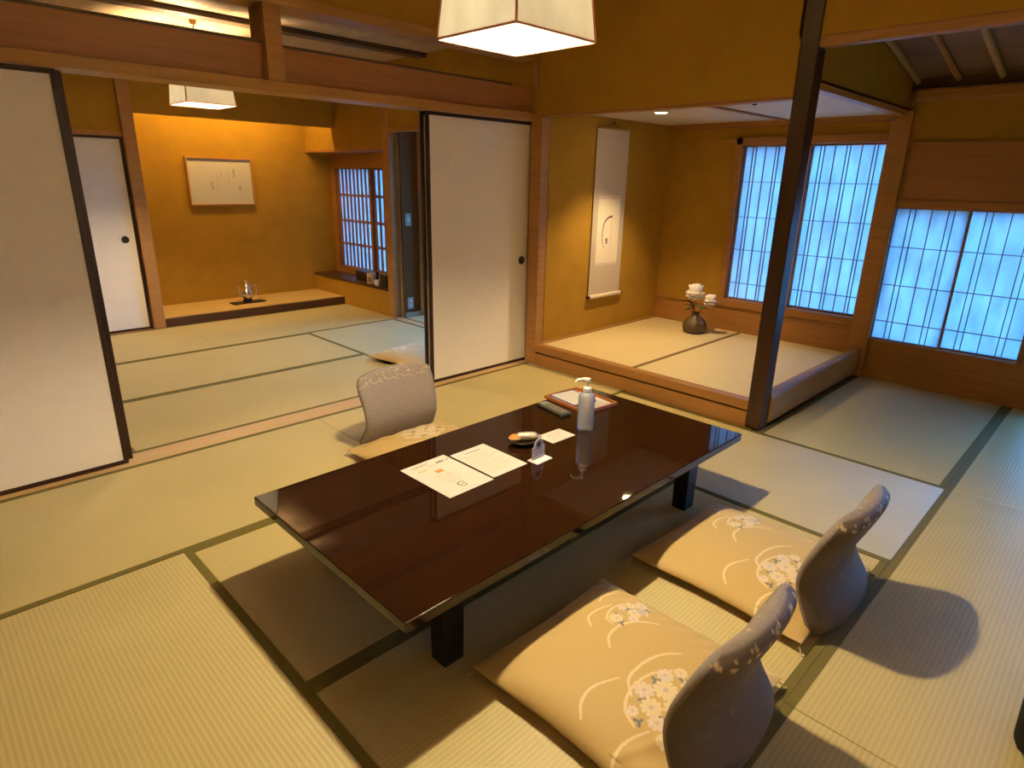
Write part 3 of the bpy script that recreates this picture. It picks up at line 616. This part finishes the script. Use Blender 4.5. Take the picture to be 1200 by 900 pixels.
def back_mesh():
    n, m = 151, 171
    ctrl = [(-.352, .006), (-.344, .05), (-.306, .12), (-.288, .175), (-.296, .24), (-.325, .32), (-.352, .39), (-.366, .432)]
    cv = smooth_curve(ctrl, 7 * 30); L = np.array(cv); s_cv = np.r_[0, np.cumsum(np.hypot(*np.diff(L, axis=0).T))]; s_cv /= s_cv[-1]
    s = (1 - np.cos(np.linspace(0, PI, m))) / 2 * .35 + np.linspace(0, 1, m) * .65
    cy = np.interp(s, s_cv, L[:, 0]); cz = np.interp(s, s_cv, L[:, 1])
    ty = np.gradient(cy, s); tz = np.gradient(cz, s); ln = np.hypot(ty, tz); ny, nz = tz / ln, -ty / ln   # towards the sitter
    wd = np.interp(s, [0, .12, .38, .6, .8, 1], [.232, .240, .228, .232, .238, .236])
    top = np.clip((s - .76) / .24, 0, 1); wd = wd * (1 - .22 * top ** 5 - .08 * top ** 16); bot = np.clip((.16 - s) / .16, 0, 1); wd = wd * (1 - .10 * bot ** 4)
    u = np.linspace(-1, 1, n); u = np.sign(u) * (1 - (1 - np.abs(u)) ** 1.35)
    U, Sg = np.meshgrid(u, s, indexing='ij')
    th = .033 * (1 - np.abs(U) ** 7) ** .5 * (1 - np.abs(2 * Sg - 1) ** 16) ** .5 * np.interp(Sg, [0, .3, .8, 1], [1.0, .85, 1.0, 1.0])
    X = U * wd[None, :]; curve = .030 * U ** 2
    # the cut of the top dips slightly at the middle
    Y0 = cy[None, :] + curve; Z0 = cz[None, :] - .010 * (U ** 2) * np.clip(Sg - .6, 0, 1) * 2
    F = np.stack([X, Y0 + ny[None, :] * th, Z0 + nz[None, :] * th], -1); B = np.stack([X, Y0 - ny[None, :] * th, Z0 - nz[None, :] * th], -1)
    base = np.array((.25, .205, .185)); gold = np.array((.46, .35, .20)); pale = np.array((.42, .34, .26)); brown = np.array((.150, .105, .070))
    rr = random.Random(11)
    def paint(front):
        c = np.empty(X.shape + (3,)); c[:] = base if front else base * .16 + brown * .45  # back side starts darker: its shade is put into the colour
        nz_ = np.sin(X * 150 + 3 * np.sin(Sg * 60)) * np.sin(Sg * 210 + 2 * np.sin(X * 70)); c[nz_ > .55] *= 1.13
        # small gold blossoms scattered along the upper band
        spots = []
        for k in range(5):
            x0 = -.180 + k * .090
            for a in range(7): spots.append((x0 + rr.uniform(-.030, .030), (.90 if a < 5 else .955) + rr.uniform(-.035, .03) if front else .962 + rr.uniform(-.022, .025), rr.uniform(.0032, .0062)))
        if not front: spots += [(rr.uniform(-.19, .19), rr.uniform(.3, .85), rr.uniform(.003, .006)) for _ in range(30)]
        for sx, ss, r in spots:
            dx = X - sx; dz = (Sg - ss) * .47; rad = np.hypot(dx, dz); a = np.arctan2(dz, dx)
            c[rad < r * (.7 + .5 * np.abs(np.cos(2.5 * a)))] = gold if (front or ss > .93) else brown * 1.5
        if front:
            for k in range(5):
                x0 = -.20 + k * .095
                d, t = poly_dist(X, Sg * .47, smooth_curve([(x0, .385), (x0 + .02, .40), (x0 + .05, .392), (x0 + .07, .405)])); c[d < .0022] = pale
        return c
    return grid_mesh('backrest_cover', F, paint(True), M['backrest'], (B, paint(False)))
CM, BM = cushion_mesh(), back_mesh()
def cord_loop(mb, x, y, sx, sy):
    mb.tube([(x, y, .02), (x + sx * .008, y + sy * .010, .012), (x + sx * .004, y + sy * .022, .005), (x + sx * .012, y + sy * .032, .004), (x + sx * .016, y + sy * .024, .004)], .0022, 6)
def chair_at(cx, cy, rz, lab_chair, lab_cush, first=[None]):
    """chair frame and cushion share a centre; the chair faces local +y"""
    if first[0] is None:
        t = thing('floor_chair', lab_chair, 'legless chair', group='legless floor chairs around the table')
        o = bpy.data.objects.new('backrest', BM); COL.objects.link(o); o.parent = t
        sb = MB().box(-.19, -.335, .002, .19, .15, .014, bev=.004); sb.build('seat_board', M['seatwood'], t)
        c = thing('floor_cushion', lab_cush, 'cushion', group='gold flowered floor cushions')
        o = bpy.data.objects.new('cushion_cover', CM); COL.objects.link(o); o.parent = c; o.location.z = .013
        for sx, sy in ((-1, 1), (1, 1), (-1, -1), (1, -1)):
            mb = MB(); cord_loop(mb, sx * .309, sy * .322, sx, sy * .6); mb.build('corner_cord', M['thread'], c)
        first[0] = (t, c)
    else:
        t, c = copy_tree(first[0][0]), copy_tree(first[0][1]); t['label'] = lab_chair; c['label'] = lab_cush
    t.location = (cx, cy, 0); t.rotation_euler.z = rz; c.location = (cx, cy, .002); c.rotation_euler.z = rz
    return t, c
chair_at(1.285, .785, 0.0, 'mauve brocade legless chair nearest the viewer, seen from behind at the table', 'gold silk floor cushion on the legless chair nearest the viewer')
chair_at(2.10, .795, -.02, 'mauve brocade legless chair whose back casts a rounded shadow on the mats', 'gold silk floor cushion lying close to the right table leg')
chair_at(1.815, 2.385, PI, 'mauve brocade legless chair facing us across the table before the doors', 'gold silk floor cushion half hidden behind the table')
c4 = copy_tree([o for o in bpy.data.objects if o.name == 'floor_cushion'][0]); c4['label'] = 'gold silk floor cushion lying in the far room behind the sliding door'
c4.location = (2.93, 3.93, .001); c4.rotation_euler.z = PI / 2 + .12

# ------------------------------------------------------------------ things on the table
def strokes(mb, x, y, length, z, h=.0016, seed=0, gap=.0009, wmin=.0012, wmax=.0032):
    """a row of small printed marks"""
    rr = random.Random(seed); p = x
    while p < x + length:
        wd = rr.uniform(wmin, wmax); hh = h * rr.uniform(.55, 1.0)
        if rr.random() < .9: mb.quad((p, y - hh, z), (p + wd, y - hh, z), (p + wd, y + hh, z), (p, y + hh, z))
        p += wd + gap
def disc(mb, x, y, z, r, sx=1, n=20, a0=0, a1=2 * PI):
    mb.bm.faces.new([mb.bm.verts.new((x + sx * r * math.cos(2 * PI * k / n), y + r * math.sin(2 * PI * k / n), z)) for k in range(n)]).material_index = mb.mi
def arc_band(mb, x, y, z, r0, r1, a0, a1, n=24):
    for k in range(n):
        t0, t1 = a0 + (a1 - a0) * k / n, a0 + (a1 - a0) * (k + 1) / n
        mb.quad(*[(x + r * math.cos(t), y + r * math.sin(t), z) for r, t in ((r0, t0), (r1, t0), (r1, t1), (r0, t1))])
Z = TZ + .0004
t = thing('menu_sheet', 'larger white printed sheet with orange picture and round stamp on the table', 'paper', (1.337, 1.675, Z), .01)
MB().box(-.107, -.149, 0, .107, .149, .0008).build('sheet', M['white'], t)
mb = MB(); z = .0011
mb.m(0)
strokes(mb, .036, .108, .05, z, .0075, 1, .0018, .005, .0085)
for k in range(2): strokes(mb, -.072, .128 - k * .007, .075, z, .0022, 5 + k)
strokes(mb, -.010, .100, .035, z, .002, 2)
mb.m(1)
for k in range(9): strokes(mb, -.045 + .004 * (k % 3), .012 - k * .0095, .085 - .006 * (k % 4), z, .0018, 20 + k)
for k in range(2): strokes(mb, -.06, -.128 - k * .006, .10, z, .0014, 40 + k)
mb.m(0); arc_band(mb, -.002, -.094, z, .015, .0195, .35, 5.6); strokes(mb, -.011, -.094, .02, z, .004, 9, .001, .002, .004)
mb.m(2); mb.quad((-.016, .031, z), (.018, .031, z), (.018, .056, z), (-.016, .056, z))
mb.m(3); disc(mb, -.049, .084, z, .0125, 1.9)
mb.build('printed_text', [M['ink'], M['ink2'], M['orange'], M['beige']], t)
t = thing('notice_sheet', 'smaller white printed notice beside the larger sheet on the table', 'paper', (1.546, 1.668, Z), .0)
MB().box(-.091, -.131, 0, .091, .131, .0008).build('sheet', M['white'], t)
mb = MB(); mb.m(0); strokes(mb, -.04, .10, .085, z, .0034, 60, .0012, .003, .005)
mb.m(1)
for k in range(13): strokes(mb, -.072, .075 - k * .0135 - (.006 if k > 5 else 0), .145 - .02 * (k % 3), z, .0021, 70 + k)
mb.build('printed_text', [M['ink'], M['ink2']], t)
t = thing('small_card', 'small blank-looking white card behind the hand sanitiser side of the table', 'card', (1.933, 1.647, Z), -.03)
t['label'] = 'small white card between the sweets dish and the pump bottle'
MB().box(-.072, -.05, 0, .072, .05, .0008).build('card', M['white'], t)
mb = MB()
for k in range(4): strokes(mb, -.045, .022 - k * .014, .085 - .01 * k, z, .0022, 90 + k)
mb.build('printed_text', [M['ink2']], t)
# standing sign card with a round top
t = thing('table_sign', 'little white standing sign with a round top and dark emblem', 'sign', (1.700, 1.537, Z), .03)
MB().box(-.046, -.036, 0, .046, .020, .003, bev=.001).build('foot', M['acrylic'], t)
pr = [(-.037, .002), (.037, .002), (.037, .056), (.026, .060)] + [(.026 * math.cos(a), .063 + .026 * math.sin(a)) for a in np.linspace(.12, PI - .12, 16)] + [(-.026, .060), (-.037, .056)]
MB().prism(pr, 'y', .0, .003).build('face_plate', M['acrylic'], t)
mb = MB()
emb = MB(); emb.m(0)
for k in range(28):
    a0, a1 = 2 * PI * k / 28, 2 * PI * (k + 1) / 28
    emb.quad(*[(r * math.cos(a), -.0006, .062 + r * math.sin(a)) for r, a in ((.0155, a0), (.0185, a0), (.0185, a1), (.0155, a1))])
emb.bm.faces.new([emb.bm.verts.new((.012 * math.cos(2 * PI * k / 18), -.0006, .064 + .012 * math.sin(2 * PI * k / 18))) for k in range(18)])
rr = random.Random(4)
for row in range(2):
    p = -.026
    while p < .024:
        wd = rr.uniform(.002, .004); emb.quad((p, -.0006, .028 - row * .01), (p + wd, -.0006, .028 - row * .01), (p + wd, -.0006, .032 - row * .01), (p, -.0006, .032 - row * .01)); p += wd + .0015
emb.build('printed_emblem', M['plum'], t)
# pump bottle
t = thing('pump_bottle', 'clear plastic hand sanitiser pump bottle standing on the table', 'bottle', (2.088, 1.610, TZ))
MB().lathe([(0, .0), (.034, 0), (.037, .004), (.0372, .02), (.0372, .150), (.035, .164), (.028, .174), (.018, .180), (.0165, .186), (0, .186)], n=32).build('bottle_body', M['bottle'], t, smooth=40)
MB().lathe([(0, .184), (.0185, .184), (.019, .186), (.019, .200), (.015, .204), (.0075, .206), (.0075, .212), (0, .212)], n=24).build('collar', M['pump'], t, smooth=40)
MB().tube([(0, 0, .208), (0, 0, .236)], .0045, 12).build('pump_stem', M['pump'], t)
h = MB().lathe([(0, .228), (.012, .229), (.013, .235), (.012, .243), (0, .245)], n=20)
h.tube([(0, 0, .238), (-.016, .012, .240), (-.034, .026, .238), (-.040, .031, .232), (-.041, .032, .224)], [.008, .0075, .006, .005, .0045], 10)
h.build('pump_head', M['pump'], t, smooth=60)
# tray with papers, remote
t = thing('paper_tray', 'orange-brown wooden tray of papers at the far table edge', 'tray', (2.365, 1.862, TZ), -.10)
MB().box(-.118, -.148, 0, .118, .148, .006, bev=.002).build('tray_base', M['traywood'], t)
rm = MB(); rm.box(-.118, -.148, .004, .118, -.136, .016, bev=.002).box(-.118, .136, .004, .118, .148, .016, bev=.002).box(-.118, -.136, .004, -.106, .136, .016, bev=.002).box(.106, -.136, .004, .118, .136, .016, bev=.002)
rm.build('tray_rim', M['traywood'], t)
t = thing('leaflet', 'white leaflet lying lowest in the orange-brown tray', 'paper', (2.388, 1.842, TZ + .0068), -.12)
MB().box(-.072, -.110, 0, .072, .110, .002).build('sheet', M['white'], t)
mb = MB()
for k in range(8): strokes(mb, -.06, -.045 - k * .008, .11, .0024, .002, 130 + k)
mb.build('printed_text', M['ink2'], t)
t = thing('booklet', 'white booklet with blue spine on top of the leaflet in the tray', 'booklet', (2.345, 1.895, TZ + .009), -.16)
MB().box(-.072, -.090, .001, .072, .090, .008).build('pages', M['white'], t)
MB().box(-.074, -.093, 0, .074, .093, .001).box(-.074, -.093, .0, .074, -.0895, .0092).box(-.074, -.093, .008, .074, .093, .0092).m(1).box(-.07, -.087, .0092, .07, .089, .0098).build('cover', [M['bluepaper'], M['white']], t)
t = thing('remote_control', 'flat grey remote control lying left of the tray', 'remote control', (2.165, 1.868, TZ), -.17)
MB().box(-.031, -.100, .0005, .031, .100, .017, bev=.006, seg=3).build('remote_body', M['remote'], t)
MB().box(-.022, .050, .0165, .022, .088, .0178).build('display', M['remotekey'], t)
for k in range(4):
    for q in range(2): MB().box(-.018 + q * .020, -.080 + k * .028, .016, -.002 + q * .020, -.064 + k * .028, .0192, bev=.002).build('button', M['remotekey'], t)
# dish of sweets
t = thing('sweets_dish', 'small dark round dish holding two wrapped sweets', 'dish', (1.765, 1.690, TZ))
MB().lathe([(0, .003), (.026, .003), (.028, 0), (.032, 0), (.034, .004), (.056, .016), (.062, .021), (.060, .023), (.052, .019), (.032, .009), (0, .008)], n=36).build('dish_bowl', M['dish'], t, smooth=50)
t = thing('wrapped_sweet', 'silver and olive wrapped sweet on the dark dish', 'sweet', (1.783, 1.684, TZ + .024), -.62)
mb = MB(); prof = []
N1, N2 = 22, 18
ring = []
for i in range(N1):
    q = -1 + 2 * i / (N1 - 1); e = (1 - abs(q) ** 6) ** .5
    hw_ = .020 * (.75 + .25 * e); hh = .0165 * e + .0012
    ring.append([mb.bm.verts.new((q * .052, hw_ * math.cos(2 * PI * k / N2) * (1 + .04 * math.sin(9 * q + k)), hh + hh * math.sin(2 * PI * k / N2) - .010)) for k in range(N2)])
for a, b in zip(ring, ring[1:]):
    for k in range(N2): mb.bm.faces.new((a[k], a[(k + 1) % N2], b[(k + 1) % N2], b[k]))
mb.bm.faces.new(ring[0][::-1]); mb.bm.faces.new(ring[-1])
for f in mb.bm.faces:
    c = f.calc_center_median()
    if c.z < .005 and abs(c.x) < .04: f.material_index = 1
mb.build('wrapper', [M['foil'], M['greenwrap']], t, smooth=60)
mb2 = MB().box(.048, -.019, .002, .064, .019, .005, bev=.001); mb2.build('crimped_end', M['foil'], t)
t = thing('rice_cracker', 'round orange cracker packet at the left of the dark dish', 'sweet', (1.733, 1.707, TZ + .0215), .4)
MB().lathe([(0, 0), (.018, .0), (.0235, .005), (.0235, .011), (.018, .018), (0, .020)], n=28).build('cracker', M['cracker'], t, smooth=50)
MB().lathe([(.0236, .006), (.0275, .0068), (.0275, .0088), (.0236, .010)], n=28).build('packet_edge', M['foil'], t, smooth=50)

# ------------------------------------------------------------------ hanging scroll
sy = 3.238
t = thing('hanging_scroll', 'tall hanging scroll with brush drawing on the alcove wall', 'scroll', (4.345, sy, 0))
MB().box(-.214, -.0016, .475, .214, .0016, 1.80).build('mounting_silk', M['scroll'], t)
MB().box(-.150, -.003, .745, .150, -.0014, 1.262).build('painting_paper', M['scrollpaper'], t)
MB().box(-.150, -.0024, 1.262, .150, -.0014, 1.292).build('silk_band', M['scrollband'], t)
MB().box(-.150, -.0024, .722, .150, -.0014, .745).build('silk_band', M['scrollband'], t)
MB().tube([(-.218, -.004, 1.80), (.218, -.004, 1.80)], .008, 10).build('top_rod', M['woodh'], t)
MB().tube([(-.216, -.012, .468), (.216, -.012, .468)], .017, 16).build('bottom_roller', M['ivory'], t, smooth=50)
for s_ in (-1, 1): MB().tube([(s_ * .214, -.012, .468), (s_ * .240, -.012, .468)], [.013, .015], 14).build('roller_knob', M['stepdark'], t, smooth=50)
MB().tube([(-.09, -.003, 1.805), (0, -.001, 1.842), (.09, -.003, 1.805)], .0018, 6).build('hanging_cord', M['cord'], t)
mb = MB(); yb = -.0038
def brush(pts, w0, w1):
    P = smooth_curve(pts, 40); n = len(P)
    for i in range(n - 1):
        a, b = Vector(P[i]), Vector(P[i + 1]); d = (b - a).normalized(); nn = Vector((-d.y, d.x))
        wa = w0 + (w1 - w0) * i / n; wb = w0 + (w1 - w0) * (i + 1) / n
        mb.quad(*[(q.x, yb, q.y) for q in (a + nn * wa, b + nn * wb, b - nn * wb, a - nn * wa)])
brush([(.050, 1.122), (.0, 1.115), (-.055, 1.075), (-.075, 1.0), (-.068, .92), (-.040, .86)], .010, .002)
mb.build('brush_drawing', M['brush'], t)
mb = MB(); brush([(-.022, .945), (-.010, .925), (-.016, .90)], .014, .009); mb.build('ink_blot', M['brush'], t)
mb = MB()
rr = random.Random(8)
for k in range(11):
    zz = 1.085 - k * .019
    for q in range(3):
        x0 = .038 + rr.uniform(-.006, .004); mb.quad((x0, yb, zz - q * .004), (x0 + rr.uniform(.005, .012), yb, zz - q * .004), (x0 + .010, yb, zz - q * .004 + .002), (x0, yb, zz - q * .004 + .002))
mb.build('written_text', M['brush'], t)
tag(MB().lathe([(0, 0), (.005, .0), (.005, .012), (.008, .013), (.008, .016), (0, .016)], n=10).build('wall_hook', M['bronze'], loc=(4.345, 3.25, 1.842)), 'tiny dark hook above the hanging scroll', 'hook').rotation_euler.x = PI / 2

# ------------------------------------------------------------------ flower vase
vx, vy, vz = 4.885, 2.64, .161
t = thing('flower_vase', 'squat brown textured vase on the alcove platform', 'vase', (vx, vy, vz))
MB().lathe([(0, .0), (.070, 0), (.088, .012), (.102, .045), (.102, .075), (.086, .108), (.055, .132), (.036, .145), (.032, .165), (.038, .175), (.034, .176), (.027, .165), (.027, .14), (0, .13)], n=40).build('vase_body', M['vase'], t, smooth=50)
MB().tube([(-.066, -.066, .10), (-.085, -.085, .112), (-.08, -.08, .135), (-.040, -.040, .14)], .006, 8).build('lug', M['vase'], t, smooth=50)
def bloom(parent, c, r, seed):
    rr = random.Random(seed); mb = MB()
    for layer, (n, tilt, rad) in enumerate(((5, 1.30, .62), (7, 1.05, .85), (9, .70, 1.0), (10, .30, 1.05), (10, -.15, .95), (8, -.55, .75))):
        for k in range(n):
            a = 2 * PI * (k + .5 * layer) / n + rr.uniform(-.15, .15); tl = tilt + rr.uniform(-.15, .15)
            d = Vector((math.cos(a) * math.cos(tl), math.sin(a) * math.cos(tl), math.sin(tl))); sd = Vector((-math.sin(a), math.cos(a), 0)); up = d.cross(sd) * -1
            L_ = r * rad; W_ = r * .50
            g = []
            for i in range(5):
                q = i / 4; row = []
                for j in range(5):
                    s2 = -1 + j / 2
                    wv = W_ * math.sin(PI * (.12 + .80 * q)) ** .7
                    p = Vector(c) + d * L_ * q + sd * s2 * wv + up * (r * .22 * (1 - s2 * s2) * math.sin(PI * q) - r * .10 * s2 * s2) + Vector((0, 0, r * .28 * q * q * (1 if layer < 3 else -.6)))
                    row.append(mb.bm.verts.new(p))
                g.append(row)
            for i in range(4):
                for j in range(4): mb.bm.faces.new((g[i][j], g[i + 1][j], g[i + 1][j + 1], g[i][j + 1]))
    o = mb.build('petals', M['petal'], parent, smooth=80)
    md = o.modifiers.new('th', 'SOLIDIFY'); md.thickness = .0015
    return o
def leaf(mb, base, tip, wd):
    b, e = Vector(base), Vector(tip); d = (e - b); L_ = d.length; d.normalize(); sd = d.cross(Vector((0, 0, 1))); sd = sd.normalized() if sd.length > .01 else Vector((1, 0, 0)); up = sd.cross(d)
    rows = []
    for i in range(7):
        q = i / 6; w_ = wd * math.sin(PI * min(1, q * .92 + .04)) ** .8
        m_ = b + d * L_ * q + up * (L_ * .12 * math.sin(PI * q)); rows.append([mb.bm.verts.new(m_ + sd * w_ * s2 + up * abs(s2) * w_ * .35) for s2 in (-1, 0, 1)])
    for a, c in zip(rows, rows[1:]):
        for j in range(2): mb.bm.faces.new((a[j], c[j], c[j + 1], a[j + 1]))
for nm, lab, top, r, sd_, lv in (('white_flower', 'upper white double flower standing in the brown vase', (-.014, .018, .335), .080, 1, [((-.02, .01, .21), (-.055, .10, .235)), ((-.01, .02, .22), (-.01, .11, .27)), ((0, 0, .23), (-.07, -.035, .25)), ((-.006, .015, .2), (-.08, .06, .19))]),
                                 ('white_flower', 'lower white flower drooping to the right of the brown vase', (.010, -.118, .285), .056, 2, [((.01, -.02, .21), (.04, -.10, .205)), ((.0, -.03, .235), (-.06, -.08, .22))])):
    f = thing(nm, lab, 'flower', (vx, vy, vz), group='white flowers in the vase')
    MB().tube([(0, -.008 + .016 * (top[1] > 0), .152), (top[0] * .3, -.010 + .02 * (top[1] > 0) + top[1] * .3, .21), (top[0], top[1], top[2] - .012)], .004, 8).build('stem', M['stem'], f)
    bloom(f, top, r, sd_)
    for a, b in lv:
        mb = MB(); leaf(mb, a, b, .022); o = mb.build('leaf', M['leaf'], f, smooth=60); md = o.modifiers.new('th', 'SOLIDIFY'); md.thickness = .001

# ------------------------------------------------------------------ far room things
t = thing('framed_calligraphy', 'wood-framed white calligraphy sheet on the glowing far wall', 'picture', (2.665, 7.058, 1.318))
fr = MB(); W2, H2 = .338, .240
fr.box(-W2, -.032, -H2, -W2 + .016, 0, H2, bev=.002).box(W2 - .016, -.032, -H2, W2, 0, H2, bev=.002).box(-W2 + .016, -.032, -H2, W2 - .016, 0, -H2 + .016, bev=.002).box(-W2 + .016, -.032, H2 - .016, W2 - .016, 0, H2, bev=.002)
fr.build('picture_frame', M['wood'], t)
MB().box(-W2 + .014, -.016, -H2 + .014, W2 - .014, -.004, H2 - .014).build('mounted_sheet', M['white'], t)
rr = random.Random(5)
for (cx, z0, z1, wd, dk) in ((.135, .125, .055, .014, 0), (.075, .10, -.02, .008, 1), (-.005, .115, .035, .010, 1), (-.045, .09, -.12, .008, 1), (-.10, .00, -.075, .012, 0), (.185, -.045, -.075, .016, 0)):
    zz = z0; mb = MB()
    while zz > z1:
        h_ = rr.uniform(.006, .012)
        for q in range(3):
            a = rr.uniform(-wd, wd * .4); mb.quad((cx + a, -.0165, zz - h_ * q / 3), (cx + a + wd * rr.uniform(.5, 1.1), -.0165, zz - h_ * q / 3 - rr.uniform(-.003, .003)), (cx + a + wd * .8, -.0165, zz - h_ * q / 3 - .004), (cx + a, -.0165, zz - h_ * q / 3 - .003))
        zz -= h_ + .006
    mb.build('written_text', [M['ink'], M['ink2']][dk], t)
tag(MB().box(-.175, -.065, 0, .175, .065, .012, bev=.004).build('serving_tray', M['blacktray'], loc=(2.665, 6.70, .0865), rz=.02), 'small black rectangular tray on the far alcove step', 'tray')
t = thing('sake_pot', 'silver pouring pot with curved spout on the small black tray', 'pot', (2.665, 6.705, .0985))
MB().lathe([(0, .0), (.045, 0), (.047, .022), (.040, .026), (0, .026)], n=28).build('pot_stand', M['blacktray'], t, smooth=40)
MB().lathe([(0, .026), (.036, .026), (.050, .045), (.056, .075), (.050, .105), (.036, .125), (.030, .140), (.031, .148), (0, .148)], n=32).build('pot_body', M['silver'], t, smooth=50)
MB().lathe([(0, .148), (.033, .148), (.031, .156), (.022, .172), (.012, .190), (.008, .205), (.012, .212), (.010, .222), (0, .228)], n=28).build('pot_lid', M['silver'], t, smooth=50)
MB().tube([(-.045, 0, .06), (-.068, 0, .072), (-.075, 0, .11), (-.080, 0, .150), (-.092, 0, .172), (-.112, 0, .182)], [.013, .011, .009, .007, .006, .005], 12).build('spout', M['silver'], t, smooth=60)
MB().tube([(.040, 0, .138), (.060, 0, .168), (.085, 0, .172), (.103, 0, .150), (.108, 0, .110), (.098, 0, .075), (.075, 0, .050), (.050, 0, .052)], .0065, 10).build('pot_handle', M['silver'], t, smooth=60)
LZ = .2855
t = thing('tea_box', 'long black lacquer box on the ledge under the far window', 'box', (3.80, 6.14, LZ))
MB().box(-.06, -.15, 0, .06, .13, .075, bev=.004).build('box_body', M['blacktray'], t); MB().box(-.063, -.153, .075, .063, .133, .105, bev=.005).build('box_lid', M['blacktray'], t)
t = thing('tea_canister', 'beige canister with a round gold emblem on the far ledge', 'canister', (3.72, 5.915, LZ))
MB().lathe([(0, 0), (.048, 0), (.050, .003), (.050, .085), (0, .085)], n=28).build('canister_body', M['canister'], t, smooth=40)
MB().lathe([(0, .085), (.0515, .085), (.0515, .112), (.048, .116), (0, .117)], n=28).build('canister_lid', M['canister'], t, smooth=40)
em = MB(); em.prism([(.020 * math.cos(2 * PI * k / 20), .055 + .028 * math.sin(2 * PI * k / 20)) for k in range(20)], 'x', -.0515, -.047); em.build('emblem', M['gold'], t, rz=.5)
t = thing('tea_cup', 'small pale cup at the front of the far ledge', 'cup', (3.695, 5.76, LZ))
MB().lathe([(0, .003), (.022, .003), (.023, 0), (.027, 0), (.029, .006), (.037, .03), (.039, .062), (.036, .062), (.033, .03), (.02, .010), (0, .009)], n=28).build('cup_body', M['cream'], t, smooth=50)
t = thing('thermos_box', 'dark square box at the near end of the far ledge', 'box', (3.72, 5.60, LZ))
MB().box(-.055, -.05, 0, .055, .05, .11, bev=.005).build('box_body', M['blacktray'], t); MB().box(-.057, -.052, .11, .057, .052, .135, bev=.006).build('box_lid', M['blacktray'], t)
t = thing('tissue_box', 'low dark box behind the canister on the far ledge', 'box', (3.86, 5.80, LZ))
MB().box(-.05, -.09, 0, .05, .09, .09, bev=.006).build('box_body', M['blacktray'], t); MB().box(-.02, -.05, .088, .02, .05, .093, bev=.002).build('slot_plate', M['lacq'], t)
# black bag whose corner enters the picture at the lower right
t = thing('travel_bag', 'black bag whose corner shows at the bottom right edge of the picture', 'bag', (1.975, -.225, 0))
MB().box(-.172, -.20, .001, .172, .178, .125, bev=.045, seg=4).build('bag_body', M['bagcloth'], t, smooth=50)
MB().tube([(-.07, -.02, .124), (-.065, -.02, .15), (-.03, -.02, .165), (.03, -.02, .165), (.065, -.02, .15), (.07, -.02, .124)], .009, 10).build('carry_handle', M['lacqleg'], t, smooth=60)
